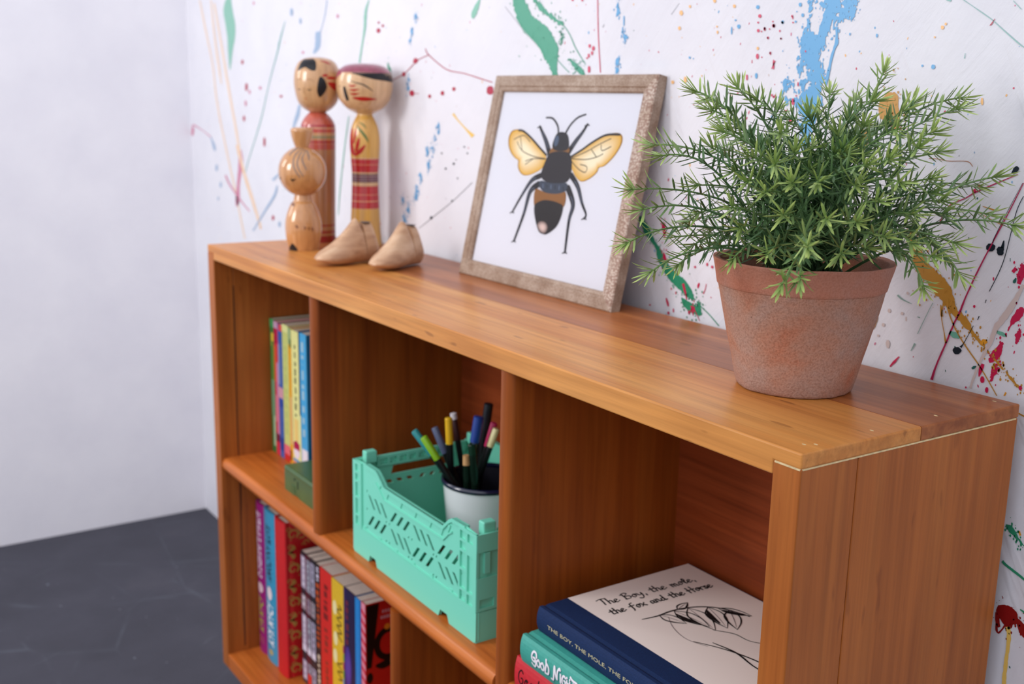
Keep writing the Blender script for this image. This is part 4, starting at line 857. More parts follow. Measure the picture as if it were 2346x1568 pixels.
def book(label, x0, x1, y0, dep, z0, h, cover, group, hard=False, lying=None, spine_print=None, cover_print=None, over=0.0025, lean=0.0, mat_rough=0.35, print_m='gloss_print', cover_mat=None):
    """standing: spine to the front, thickness along x; lying=(x_left, z_bottom): thickness upwards, head to the left"""
    th = x1 - x0
    if lying:
        xl, zb = lying
        T = Matrix(((0, 0, -1, xl + h), (0, 1, 0, y0), (1, 0, 0, zb), (0, 0, 0, 1)))
        loc = (xl + h / 2, y0 + dep / 2, zb)
    else:
        T = Matrix.Translation((x0, y0, z0)) @ Matrix.Rotation(lean, 4, 'Y')
        loc = (x0 + th / 2, y0 + dep / 2, z0)
    r = thing('book', label, 'book', loc, group)
    cm = cover_mat or flat('cover_' + cover, cover, mat_rough, var=0.06)
    c = Multi(T)
    t = 0.0022 if hard else 0.0005
    ov = over if hard else 0.0
    if hard:
        # rounded spine, hinge groove, two boards
        k = 9
        outer = [(th * i / (k - 1), 0.0 + 0.0028 * (abs(2 * i / (k - 1) - 1) ** 2.2)) for i in range(k)]
        prof = outer + [(th, 0.006), (th - 0.0011, 0.0085), (th, 0.012), (th, dep), (th - t, dep), (th - t, 0.004), (t, 0.004), (t, dep), (0, dep), (0, 0.012), (0.0011, 0.0085), (0, 0.006)]
    else:
        prof = [(0.0004, 0), (th - 0.0004, 0), (th, 0.0006), (th, dep), (th - t, dep), (th - t, 0.0012), (t, 0.0012), (t, dep), (0, dep), (0, 0.0006)]
    c.prism(prof, [], lambda a, b, cc: Vector((a, b, cc)), 0, h)
    co = c.build('cover', cm, r)
    p = Multi(T)
    p.box(t * 1.02, th - t * 1.02, 0.0045 if hard else 0.0013, dep - ov - 0.0005, ov + 0.0002, h - ov - (0.0002 if hard else 0.0006))
    p.build('pages', M['paper'], r)
    if spine_print:
        def smap(u, v, k):
            # u runs down from the head, v across the spine
            aa = min(max(v, 0), th)
            b = (0.0028 * abs(2 * aa / th - 1) ** 2.2 if hard else 0) - 0.00015 - 0.000003 * min(k, 60)
            return T @ Vector((v, b, h - u))
        spine_print.build('spine_print', smap, M[print_m], co)['kind'] = 'stuff'
    if cover_print:
        cover_print.build('cover_print', lambda u, v, k: T @ Vector((th + 0.00012 + 0.0000015 * k, u, v)), M[print_m], co)
    return r


def blocks(th, h, items):
    p = Print()
    for u0, u1, v0, v1, col in items:
        p.rect(u0 * h, u1 * h, v0 * th, v1 * th, col)
    return p


def dashes(p, th, h, u0, u1, v, col, size=0.35, seed=0, step=0.012):
    """a line of lettering too small and blurred to read"""
    rnd = random.Random(seed)
    u = u0 * h
    while u < u1 * h:
        l = rnd.uniform(0.25, 0.8) * step
        p.rect(u, min(u + l, u1 * h), (v - size / 2 * rnd.uniform(0.5, 1)) * th, (v + size / 2 * rnd.uniform(0.6, 1)) * th, col)
        u += l + rnd.uniform(0.15, 0.45) * step


# upper left compartment: eight thin paperbacks
ED = [0.103, 0.168, 0.233, 0.303, 0.397, 0.443, 0.556, 0.573, 0.672]
ZU = ZT * S + H + 0.0001
UP = [('2f7d3e', 'green spined paperback tight against the left side of the bookcase'),
      ('d8344e', 'red and pink spined paperback second from the left side'),
      ('3f66b4', 'blue spined paperback between the red and the yellow-green ones'),
      ('d3dc84', 'yellow-green spined paperback with a red foot'),
      ('e8a52a', 'narrow orange spined paperback'),
      ('e6e69a', 'pale yellow spined paperback with small dark lettering'),
      ('1d4f86', 'very thin dark blue paperback beside the sky blue one'),
      ('3fa7dc', 'sky blue paperback at the right end of its row')]
for i, (c, lab) in enumerate(UP):
    x0, x1 = ED[i] * S + 0.0001, ED[i + 1] * S - 0.0001
    th, h = x1 - x0, 0.1975 - 0.0012 * (i % 3)
    if i == 0:
        p = blocks(th, h, [(0, 0.06, 0, 1, '3a9a58'), (0.10, 0.2, 0.3, 1, 'd8c040'), (0.16, 0.55, 0.4, 1, '5f8a3c'), (0.45, 0.72, 0.2, 1, '6f9f78'), (0.72, 0.95, 0.45, 1, 'a8c4a0')])
    elif i == 1:
        p = blocks(th, h, [(0, 0.05, 0, 1, 'c9a0c0'), (0.05, 0.16, 0, 0.7, 'b01848'), (0.18, 0.45, 0, 0.6, 'e0583a'), (0.3, 0.9, 0.55, 1, 'c890b8'), (0.55, 0.75, 0.1, 0.8, 'e07890'), (0.84, 0.9, 0, 1, '702840')])
    elif i == 2:
        p = blocks(th, h, [(0.0, 0.05, 0.2, 1, 'e0505a'), (0.05, 0.13, 0, 1, '2c62ae'), (0.15, 0.45, 0, 0.4, '8098c8'), (0.47, 0.55, 0, 1, 'd8a0b0'), (0.56, 0.62, 0, 1, '2050a8'), (0.85, 0.95, 0, 1, '204898')])
    elif i == 3:
        p = blocks(th, h, [(0.0, 0.05, 0, 1, 'e4e8a0'), (0.88, 0.95, 0, 1, 'e8707c'), (0.95, 1, 0, 1, 'cc2e30')])
        dashes(p, th, h, 0.15, 0.8, 0.5, 'c0cc7c', 0.5, 1, 0.02)
    elif i == 4:
        p = blocks(th, h, [(0.0, 0.12, 0, 1, '94b080'), (0.08, 0.14, 0.5, 1, '3c6a34'), (0.5, 0.85, 0.3, 1, 'e0b474'), (0.9, 0.98, 0, 0.5, '6a3a14')])
    elif i == 5:
        p = Print()
        dashes(p, th, h, 0.10, 0.62, 0.5, '6c7050', 0.26, 3, 0.014)
        p.rect(0.64 * h, 0.8 * h, 0.25 * th, 0.75 * th, 'e8c878')
        p.poly([(0.82 * h, th * 0.1), (0.8 * h, th * 0.5), (0.82 * h, th * 0.9), (0.87 * h, th * 0.9), (0.87 * h, th * 0.1)], 'a81c50')
        p.rings([(0.87 * h, th * 0.2), (0.9 * h, th * 0.12), (0.94 * h, th * 0.5), (0.9 * h, th * 0.88), (0.87 * h, th * 0.8)], 'e4dae8', k=2)
        p.rect(0.94 * h, 0.96 * h, 0, th, '4a90c0')
        p.rect(0.965 * h, h, 0.05 * th, th, 'e0485a')
    elif i == 6:
        p = blocks(th, h, [(0, 0.6, 0, 1, '16406e'), (0.6, 1, 0, 1, 'dfe0a0')])
    else:
        p = Print()
        for a, e in ((0.06, 0.22), (0.26, 0.56), (0.6, 0.74)):
            dashes(p, th, h, a, e, 0.42, 'a0c4d4', 0.4, int(a * 100), 0.02)
        p.rect(0.83 * h, 0.94 * h, 0.1 * th, th * 0.95, 'e0dce6')
        p.rect(0.94 * h, 0.985 * h, 0.1 * th, th * 0.9, 'ecd23c')
    cp = None
    if i == 7:
        cp = Print()
        cp.rect(0.0, 0.128, 0.0, h, '2277a8')
        cp.rings([(0.020 + 0.014 * cos(t * pi / 6), h * 0.58 + 0.018 * sin(t * pi / 6)) for t in range(12)], 'b8962c', k=2)
    book(lab, x0, x1, 0.345 * S, 0.118, ZU, h, c, 'paperbacks on the upper left shelf', spine_print=p, cover_print=cp)

# lower left compartment
ZL = ZB * S + H + 0.0001
GL = 'books on the lower left shelf'
h = 0.2345
x0, x1 = 0.1110 * S, 0.2440 * S
th = x1 - x0
p = Print()
p.text("KAY'S MARVELLOUS MEDICINE", 'e8dcec', 0.055 * h, 0.49 * h, 0.22 * th, 0.76 * th, 0.15, 0.035)
p.rings([((0.56 + 0.035 * cos(t * pi / 5)) * h, (0.5 + 0.3 * sin(t * pi / 5)) * th) for t in range(10)], 'dcc0c8', k=2)
p.text('ADAM KAY', 'a8b820', 0.62 * h, 0.86 * h, 0.24 * th, 0.76 * th, 0.0, 0.035)
p.rect(0.89 * h, 0.94 * h, 0.3 * th, 0.7 * th, 'c88a50')
book('purple spined hardback, first on the lower left shelf', x0, x1, 0.205 * S, 0.146, ZL, h, '961a74', GL, True, spine_print=p, mat_rough=0.3)
x0, x1 = 0.2450 * S, 0.4350 * S
th = x1 - x0
p = Print()
p.text("KAY'S ANATOMY", '10293c', 0.09 * h, 0.46 * h, 0.30 * th, 0.70 * th, 0.2, 0.035)
p.rings([((0.54 + 0.045 * cos(t * pi / 5)) * h, (0.48 + 0.2 * sin(t * pi / 5)) * th) for t in range(10)], 'e8d8dc', k=2)
p.rect(0.5 * h, 0.53 * h, 0.4 * th, 0.6 * th, 'd05060')
p.text('ADAM KAY', 'f0f0f4', 0.60 * h, 0.89 * h, 0.27 * th, 0.74 * th, 0.0, 0.035)
p.rings([((0.935 + 0.018 * cos(t * pi / 5)) * h, (0.5 + 0.16 * sin(t * pi / 5)) * th) for t in range(10)], 'b8a860', k=2)
book('teal blue spined hardback with black and white lettering, beside the purple one', x0, x1, 0.205 * S, 0.146, ZL, h, '3494bc', GL, True, spine_print=p, mat_rough=0.3)
x0, x1 = 0.4370 * S, 0.6040 * S
th = x1 - x0
p = Print()
for k in range(60):
    u = random.uniform(0.05, 0.97) * h
    v = random.uniform(0.02, 0.30) * th
    p.poly([(u + 0.0016 * cos(t * pi / 2), v + 0.0007 * sin(t * pi / 2)) for t in range(4)], '8a4a2a')
cp = Print()


def scroll(cx_, cy_, s_, fl=1):
    pts = []
    for i in range(16):
        a = i * 0.42
        r_ = s_ * (1 - i / 18)
        pts.append((cx_ + fl * cos(a) * r_, cy_ + sin(a) * r_, 1.2 - i * 0.05))
    cp.stroke(pts, s_ * 0.16, 'b98a44', 3)


for k in range(9):
    y = h - 0.018 - k * 0.0255
    if k % 2:
        cp.rings([(0.0140, y + 0.011), (0.0180, y + 0.004), (0.00600, y), (0.0180, y - 0.004), (0.0140, y - 0.011), (0.0100, y - 0.004), (0.0060, y), (0.0100, y + 0.004)], 'b98a44', smooth=2, k=2)
    else:
        scroll(0.0140, y, 0.009)
        scroll(0.0270, y - 0.004, 0.007, -1)
    scroll(0.0075 + 0.002 * (k % 3), y + 0.008, 0.004, 1)
    scroll(0.0330, y + 0.010, 0.005, 1)
    for q in range(6):
        u, v = random.uniform(0.0065, 0.05), y + random.uniform(-0.012, 0.012)
        cp.poly([(u + 0.0014 * cos(t * pi / 3), v + 0.0014 * sin(t * pi / 3)) for t in range(6)], 'a87838')
book('thick red clothbound book with gold scroll ornament on its cover', x0, x1, 0.200 * S, 0.150, ZL, h + 0.001, 'c8161c', GL, True, spine_print=p, cover_print=cp, mat_rough=0.5, print_m='print')

ED2 = [0.6650, 0.7400, 0.8050, 0.8750, 0.9480, 1.1120, 1.2740, 1.4190, 1.4950, 1.5520]
LOW = [('2b2630', 'first of four grey-spined paperbacks, beside the red clothbound book'),
       ('4a1a26', 'second grey-spined paperback from the red clothbound book, with a maroon edge'),
       ('23242c', 'third grey-spined paperback from the red clothbound book'),
       ('1c1a1c', 'black spined paperback with orange and white lettering'),
       ('d8261e', 'bright red spined paperback beside the yellow one'),
       ('e2b828', 'yellow spined paperback with dark script'),
       ('1c1440', 'dark navy and purple spined paperback'),
       ('1c84d0', 'bright blue spined paperback'),
       ('c01a14', 'red paperback with a large black exclamation mark on its cover')]
for i, (c, lab) in enumerate(LOW):
    x0, x1 = ED2[i] * S + 0.0001, ED2[i + 1] * S - 0.0001
    th, h = x1 - x0, 0.1985 - 0.0009 * (i % 2)
    p = Print()
    cp = None
    if i < 3:
        gc = ('a79bb2', '9aa0ac', 'a49cb4')[i]
        for a, e in ((0.03, 0.27), (0.32, 0.43), (0.47, 0.75), (0.82, 0.97)):
            p.rect(a * h, e * h, 0.08 * th, 0.92 * th, gc if a > 0.4 or a < 0.1 else '9c8c94')
            dashes(p, th, h, a + 0.01, e - 0.01, 0.5, ('d8d0dc', '6a5a72', '606870')[i], 0.45, i * 7 + int(a * 50), 0.012)
        p.rect(0.7 * h, 0.75 * h, 0.1 * th, 0.9 * th, 'dcd4e4')
        if i == 1:
            p.rect(0.0 * h, 1.0 * h, 0.0, 0.15 * th, '7a1830')
            p.rect(0.9 * h, 0.99 * h, 0.1 * th, 0.9 * th, 'd83028')
    elif i == 3:
        dashes(p, th, h, 0.02, 0.12, 0.5, 'd4cce0', 0.6, 4, 0.008)
        dashes(p, th, h, 0.14, 0.62, 0.5, 'b84c1c', 0.75, 5, 0.01)
        dashes(p, th, h, 0.67, 0.97, 0.55, 'd8c4ac', 0.5, 6, 0.009)
    elif i == 4:
        dashes(p, th, h, 0.10, 0.36, 0.48, '7a1c18', 0.42, 7, 0.016)
        dashes(p, th, h, 0.42, 0.60, 0.48, '8a2a1c', 0.34, 8, 0.014)
        dashes(p, th, h, 0.66, 0.93, 0.5, '8c3020', 0.28, 9, 0.010)
    elif i == 5:
        for u, v in ((0.2, 0.25), (0.42, 0.3), (0.55, 0.25)):
            p.rings([(u * h + 0.010 * cos(t * pi / 5), v * th + 0.006 * sin(t * pi / 5)) for t in range(10)], 'ece0a8', k=2)
        for k, (a, e) in enumerate(((0.16, 0.42), (0.56, 0.72), (0.76, 0.97))):
            pts = []
            n_ = int((e - a) * 60)
            for q in range(n_):
                pts.append(((a + (e - a) * q / n_) * h, (0.62 + 0.22 * sin(q * 1.9 + k)) * th))
            p.stroke(pts, 0.0011, '5a4210', 3)
        for q, cc in enumerate(('a01850', '80a030', 'a01850', '3f8a38', '4a88b0', '709078', 'b01c28', 'b01c28', '708888')):
            p.rect((0.42 + 0.06 * q) * h, (0.475 + 0.06 * q) * h, 0.9 * th, th, cc)
    elif i == 6:
        p.rect(0, h, 0.0, 0.25 * th, '2c1c54')
        dashes(p, th, h, 0.08, 0.95, 0.28, '6a2438', 0.3, 10, 0.012)
        p.rings([(0.55 * h + 0.030 * cos(t * pi / 5), 0.35 * th + 0.010 * sin(t * pi / 5)) for t in range(10)], '3c2a80', '5a3c9c', k=3)
        p.rings([(0.75 * h + 0.012 * cos(t * pi / 5), 0.8 * th + 0.006 * sin(t * pi / 5)) for t in range(10)], '20308c', k=2)
    elif i == 7:
        p.rect(0, h, 0.75 * th, th, '1668a8')
        p.rings([(0.72 * h + 0.008 * cos(t * pi / 5), 0.85 * th + 0.003 * sin(t * pi / 5)) for t in range(10)], 'd89030', k=2)
    else:
        p.rect(0, 0.85 * h, 0.1 * th, 0.95 * th, 'dc8a9c')
        for q in range(12):
            p.poly([((0.04 + q * 0.065) * h, 0.1 * th), ((0.07 + q * 0.065) * h, 0.1 * th), ((0.10 + q * 0.065) * h, 0.95 * th), ((0.07 + q * 0.065) * h, 0.95 * th)], 'cc2038')
        p.rect(0.82 * h, 0.88 * h, 0.1 * th, th, 'd0cc50')
        p.rect(0.88 * h, 0.97 * h, 0.1 * th, th, 'c8c4d0')
        cp = Print()
        cp.poly([(0.0012, h - 0.002), (0.0190, h - 0.002), (0.0080, 0.1105), (0.0012, 0.1105)], '0c0a0a')
        cp.rings([(0.0056 + 0.0044 * cos(t * pi / 6), 0.097 + 0.0075 * sin(t * pi / 6)) for t in range(12)], '0c0a0a', k=2)
        cp.stroke([(0.032 + 0.0165 * cos(t * pi / 9), 0.139 + 0.019 * sin(t * pi / 9)) for t in range(19)], 0.0042, '0c0a0a', 2)
        cp.stroke([(0.016, 0.1115, 0.6), (0.024, 0.1105, 1.3), (0.034, 0.113, 1.2), (0.044, 0.118, 0.5)], 0.0042, '0c0a0a', 4)
        for q in range(5):
            cp.rect(0.021 + q * 0.004, 0.024 + q * 0.004, 0.174, 0.178, 'c89098')
            cp.rect(0.023 + q * 0.004, 0.0255 + q * 0.004, 0.182, 0.186, 'c89098')
        cp.rings([(0.030 + 0.004 * cos(t * pi / 5), 0.162 + 0.004 * sin(t * pi / 5)) for t in range(10)], 'd88020', k=2)
    book(lab, x0, x1, 0.285 * S, 0.128, ZL, h, c, 'paperbacks on the lower left shelf', spine_print=p, cover_print=cp)

# right compartment: three large books lying in a stack
LET = {  # single strokes of a quick broad-pen hand, unit x-height 1
    'T': ([[(-0.1, 1.75), (0.35, 1.95), (1.35, 1.9)], [(0.62, 1.9), (0.52, 0.9), (0.35, 0.0)]], 1.0),
    'B': ([[(0.2, 1.9), (0.15, 1.0), (0.1, 0.0)], [(-0.1, 1.6), (0.6, 2.0), (0.95, 1.6), (0.3, 1.05), (1.0, 0.75), (0.8, 0.1), (-0.05, 0.05)]], 1.15),
    'F': ([[(0.95, 1.9), (0.5, 1.75), (0.35, 1.0), (0.2, -0.1), (0.0, -0.5)], [(-0.1, 0.95), (0.4, 1.0), (0.9, 1.1)]], 0.95),
    'H': ([[(0.15, 1.8), (0.1, 0.9), (0.0, 0.0)], [(-0.2, 0.85), (0.6, 0.95), (1.3, 1.05)], [(1.0, 1.95), (0.9, 1.0), (0.8, 0.0)]], 1.25),
    'h': ([[(0.15, 1.8), (0.1, 0.9), (0.0, 0.0)], [(0.05, 0.5), (0.4, 0.95), (0.6, 0.7), (0.6, 0.1), (0.8, 0.05)]], 0.85),
    'e': ([[(0.05, 0.45), (0.5, 0.65), (0.45, 0.95), (0.15, 0.85), (0.0, 0.4), (0.25, 0.0), (0.75, 0.3)]], 0.85),
    'o': ([[(0.35, 0.95), (0.0, 0.55), (0.2, 0.02), (0.6, 0.4), (0.4, 0.95), (0.75, 0.85)]], 0.8),
    'y': ([[(0.0, 0.95), (0.15, 0.4), (0.5, 0.4), (0.75, 0.95)], [(0.75, 0.95), (0.6, 0.0), (0.2, -0.75), (-0.3, -0.6)]], 0.95),
    ',': ([[(0.1, 0.1), (0.05, -0.3)]], 0.5),
    't': ([[(0.3, 1.5), (0.2, 0.7), (0.15, 0.05), (0.5, 0.1)], [(-0.15, 0.95), (0.3, 1.0), (0.75, 1.05)]], 0.7),
    'm': ([[(0.0, 0.95), (0.0, 0.0)], [(0.0, 0.6), (0.35, 0.95), (0.45, 0.05)], [(0.45, 0.6), (0.8, 0.95), (0.9, 0.1), (1.1, 0.1)]], 1.2),
    'l': ([[(0.1, 0.4), (0.5, 1.3), (0.3, 1.7), (0.1, 0.9), (0.2, 0.05), (0.5, 0.2)]], 0.6),
    'x': ([[(0.0, 0.95), (0.35, 0.4), (0.75, 0.0)], [(0.75, 0.95), (0.35, 0.45), (-0.05, 0.0)]], 0.85),
    'a': ([[(0.6, 0.9), (0.1, 0.8), (0.05, 0.1), (0.45, 0.25), (0.6, 0.9), (0.6, 0.1), (0.85, 0.1)]], 0.9),
    'n': ([[(0.0, 0.95), (0.0, 0.0)], [(0.0, 0.55), (0.4, 0.95), (0.55, 0.1), (0.8, 0.1)]], 0.85),
    'd': ([[(0.55, 0.85), (0.1, 0.75), (0.05, 0.05), (0.5, 0.3), (0.75, 1.8)], [(0.75, 1.8), (0.6, 0.6), (0.65, 0.05), (0.95, 0.15)]], 1.0),
    'r': ([[(0.0, 0.9), (0.0, 0.0)], [(0.0, 0.5), (0.3, 0.95), (0.6, 0.85)]], 0.65),
    's': ([[(0.55, 0.9), (0.1, 0.85), (0.2, 0.5), (0.5, 0.3), (0.35, 0.0), (-0.1, 0.1)]], 0.65),
    ' ': ([], 0.7),
}


def hand(pr, text, start, end, xh, w, col):
    """hand lettering from start to end in the print's (u, v)"""
    d = Vector((end[0] - start[0], end[1] - start[1]))
    n_adv = sum(LET[c][1] for c in text)
    sx = d.length / n_adv
    ex = d.normalized()
    ey = Vector((-ex.y, ex.x))
    u = 0
    for c in text:
        st, adv = LET[c]
        jy = random.uniform(-0.06, 0.06)
        for s_ in st:
            pts = []
            for x, y in s_:
                q = Vector(start) + ex * (u + x * 0.88) * sx + ey * (y + jy) * xh
                pts.append((q.x, q.y))
            pr.stroke(pts, w, col, 6, nib=0.6)
        u += adv


ZC = ZT * S + H
GS = 'large books lying in a stack'
# lowest: red
th = 0.034
p = Print()
hand2 = {'G': [[(0.85, 0.85), (0.5, 1.0), (0.1, 0.7), (0.1, 0.25), (0.5, 0.0), (0.85, 0.2), (0.85, 0.45), (0.55, 0.45)]]}
xx = 0.006
for ch, wd in (('G', 0.010), ('o', 0.0075), ('o', 0.0075), ('d', 0.008)):
    for s_ in (hand2.get(ch) or LET[ch][0]):
        p.stroke([(xx + x * wd * 0.8, 0.012 + y * (0.013 if ch == 'G' else 0.008)) for x, y in s_], 0.0007, '2a0c0c', 4)
    xx += wd
for q in range(3):
    p.stroke([(0.004 + q * 0.009, 0.003), (0.008 + q * 0.009, 0.008), (0.010 + q * 0.009, 0.002)], 0.0007, '2a0c0c', 3)
book('thick red hardback at the bottom of the lying stack', 0, th, 0.002, 0.172, 0, 0.232, 'd02430', GS, True, lying=(3.405 * S, ZC + 0.0001), spine_print=p, mat_rough=0.45)
# middle: teal, hand-drawn capitals
tz = ZC + 0.0343
th = 0.0256
p = Print()
GN = [('G', [[(0.9, 0.8), (0.75, 1.15), (0.35, 1.2), (0.1, 0.8), (0.15, 0.35), (0.55, 0.25), (0.7, 0.6), (0.35, 0.6)], [(0.7, 0.6), (0.75, 0.0), (0.5, -0.3), (0.1, -0.1)]], 0.85),
      ('o', [[(0.4, 0.7), (0.1, 0.45), (0.2, 0.05), (0.5, 0.0), (0.65, 0.4), (0.4, 0.7)]], 0.68),
      ('o', [[(0.4, 0.7), (0.1, 0.45), (0.2, 0.05), (0.5, 0.0), (0.65, 0.4), (0.4, 0.7)]], 0.68),
      ('D', [[(0.2, 1.25), (0.3, 0.8), (0.15, 0.0)], [(0.28, 1.0), (0.75, 0.6), (0.65, 0.0), (0.13, -0.12)]], 1.05),
      ('N', [[(-0.25, -0.25), (0.05, -0.2), (0.2, 0.4), (0.2, 1.25), (0.45, 0.6), (0.7, 0.1), (0.75, 0.9), (0.95, 1.3), (1.1, 1.2)]], 1.1),
      ('i', [[(0.15, 0.85), (0.15, 0.0)]], 0.35),
      ('G', [[(0.6, 0.85), (0.3, 0.95), (0.1, 0.6), (0.15, 0.1), (0.5, 0.0), (0.6, 0.45), (0.4, 0.5)]], 0.7),
      ('H', [[(0.1, 1.0), (0.1, 0.0)], [(0.1, 0.5), (0.55, 0.5)], [(0.55, 1.0), (0.55, 0.0)]], 0.7),
      ('T', [[(-0.1, 1.25), (0.3, 1.1), (0.9, 1.1)], [(0.4, 1.1), (0.4, 0.0)]], 0.8)]
for dx, dy, col in ((0.0005, -0.0005, '27486a'), (0, 0, 'f0eaf0')):
    xx = 0.0170
    for ch, ss, adv in GN:
        for s_ in ss:
            p.stroke([(xx + x * 0.0086 + dx, 0.0080 + y * 0.0088 + dy) for x, y in s_], 0.00098, col, 5)
        xx += adv * 0.0086
        if ch == 'D':
            xx += 0.003
book('teal hardback with white hand-lettered spine in the middle of the lying stack', 0, th, 0.0, 0.180, 0, 0.236, '43a596', GS, True, lying=(3.452 * S, tz), spine_print=p, mat_rough=0.4)
# topmost: navy cloth spine, pale cover with lettering and a pen sketch
nz = tz + th + 0.0003
th = 0.0226
hh = 0.222
p = Print()
p.text('THE BOY, THE MOLE, THE FOX AND THE HORSE', 'cfc49a', 0.016, 0.200, 0.0085, 0.0125, 0, 0)
cp = Print()
U = lambda u, v: (v / 1000, hh - u / 1000)     # (mm from the head edge, mm from the spine) -> (b, c)
cp.poly([U(-0.0, 32.8), U(hh * 1000, 32.8), U(hh * 1000, 175), U(0, 175)], 'f4e6de')
INK = '1c1414'
hand(cp, 'The Boy, the mole,', U(28.0, 51.0), U(32.5, 157), 0.0056, 0.00105, INK)
hand(cp, 'the Fox and the Horse', U(46.0, 47.5), U(50, 161), 0.0054, 0.00105, INK)
# a loose pen sketch of a bending twig with leaves
SK = [([(66, 62, .7), (68, 78, 1.2), (67, 92, 1.3), (69, 108, 1.1), (76, 124, 1.3), (90, 137, 1.2), (110, 144, 0.8)], 0.0007, INK)]


def ink_leaf(p, a, ln, w, dark):
    ux, uy = cos(a), sin(a)
    at = lambda t, s_: (p[0] + ux * ln * t - uy * w * s_, p[1] + uy * ln * t + ux * w * s_)
    SK.append(([at(0, 0) + (0.6,), at(0.3, 0.9) + (1.2,), at(0.65, 0.8) + (1.1,), at(1, 0) + (0.4,)], 0.00055, INK))
    SK.append(([at(0, 0) + (0.6,), at(0.3, -0.9) + (1.3,), at(0.65, -0.7) + (1.5,), at(1, 0) + (0.4,)], 0.0006, INK))
    SK.append(([at(0, 0) + (0.6,), at(0.5, 0.1) + (0.8,), at(0.9, 0) + (0.3,)], 0.0004, '6c5c60'))
    if dark:
        SK.append(([at(0.15, -0.4) + (0.6,), at(0.4, -0.55) + (2.6,), at(0.75, -0.3) + (0.8,)], 0.0009, INK))


for pt_, a, ln, w, dk in (((67, 80), 0.35, 26, 6, 0), ((68, 96), 0.15, 38, 8, 1), ((70, 110), -0.2, 44, 9, 0), ((78, 126), -0.35, 40, 8, 1), ((92, 138), -0.6, 36, 7, 0), ((68, 100), 1.9, 18, 4, 0), ((84, 132), 0.5, 30, 5, 1)):
    ink_leaf(pt_, a, ln, w, dk)
SK += [([(74, 84, .5), (92, 74, .8), (112, 70, .7), (130, 76, .5)], 0.0004, '6c5c60'), ([(118, 72, .6), (140, 84, 1), (166, 92, 1.3), (200, 96, 1)], 0.0006, INK),
       ([(128, 84, .8), (150, 88, 1.6), (176, 84, 1.2), (204, 88, 1)], 0.0006, INK), ([(112, 100, .6), (126, 110, 1), (142, 112, .8), (158, 124, .5)], 0.0005, INK)]
for pts, w, c_ in SK:
    cp.stroke([U(q[0], q[1]) + ((q[2],) if len(q) > 2 else (1.0,)) for q in pts], w, c_, 6)
navy = flat('navy_cloth', '16305e', 0.75, 0.25, var=0.25, bscale=1500, bumpy=0.3)
book('cream and navy clothbound book with brush lettering and ink sketch, topmost of the lying stack', 0, th, 0.066 * S, 0.176, 0, hh, '1d3f78', GS, True, lying=(3.463 * S, nz), spine_print=p, cover_print=cp, cover_mat=navy, print_m='matte_print')

# ---------------------------------------------------------------- green storage tin
gx0, gx1, gy0, gz = 0.822 * S, 1.450 * S, 0.128 * S, ZC
tin = thing('storage_tin', 'small dark green lidded storage tin on the upper left shelf', 'box', ((gx0 + gx1) / 2, 0.06, gz))
tin_m = flat('green_enamel', '47683a', 0.35, var=0.12, bscale=40)
tin_d = flat('dark_slot', '10200f', 0.8)
gd, gh = 0.105, 0.0345
b_ = Multi()
poly = [(gx0, 0.0), (gx0 + 0.026, 0.0), (gx0 + 0.031, 0.0025), (gx0 + 0.044, 0.0025), (gx0 + 0.048, 0.0), (gx1, 0.0), (gx1, gh * 0.74), (gx0, gh * 0.74)]
b_.prism(poly, [], lambda x, z, t: Vector((x, t, gz + z + 0.0001)), gy0 + 0.0012, gy0 + gd)
b_.build('body', tin_m, tin, bevel=0.0012)
box('lid', gx0 - 0.0008, gx1, gy0, gy0 + gd, gz + gh * 0.74 + 0.0004, gz + gh, tin_m, tin, 0.003)
box('slot', gx0 + 0.041, gx0 + 0.0435, gy0 + 0.0008, gy0 + 0.004, gz + gh * 0.36, gz + gh * 0.66, tin_d, tin, 0)
box('keyhole', gx0 + 0.031, gx0 + 0.034, gy0 + 0.0008, gy0 + 0.004, gz + gh * 0.62, gz + gh * 0.72, tin_d, tin, 0)
box('plate', gx0 + 0.022, gx0 + 0.034, gy0 + 0.0006, gy0 + 0.003, gz + gh * 0.12, gz + gh * 0.42, flat('green_plate', '365a30', 0.4), tin, 0.0005)

# ---------------------------------------------------------------- mint folding crate
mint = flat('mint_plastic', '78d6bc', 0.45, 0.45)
mint_shade = flat('mint_plastic_shade', '22b086', 0.42, 0.45)  # shade of the recessed cells put into a deeper green
CX0, CY0, CL, CW, CZ = 1.834 * S, 0.083 * S, 0.2636, 0.172, ZC + 0.0001
crate = thing('folding_crate', 'mint green plastic folding crate with slotted sides holding a mug of pens', 'crate', (CX0 + CL / 2, CY0 + CW / 2, CZ))


def fmap(y, sgn):
    return lambda s, t, d: Vector((CX0 + s / 1000, y + sgn * d / 1000, CZ + t / 1000))


def emap(x, sgn):
    return lambda s, t, d: Vector((x + sgn * d / 1000, CY0 + s / 1000, CZ + t / 1000))


def rct(a, b, c, d):
    return [(a, c), (b, c), (b, d), (a, d)]


def par(s, t0, t1, w, lean):
    k = (t1 - t0) * lean
    return [(s, t0), (s + w, t0), (s + w + k, t1), (s + k, t1)]


LEN = CL * 1000
TOP = [(LEN - 2, 110), (LEN - 22, 112), (LEN - 47, 111.5), (LEN - 53, 108), (LEN - 64, 98), (74, 98), (61, 108), (55, 111.5), (30, 112), (2, 110)]


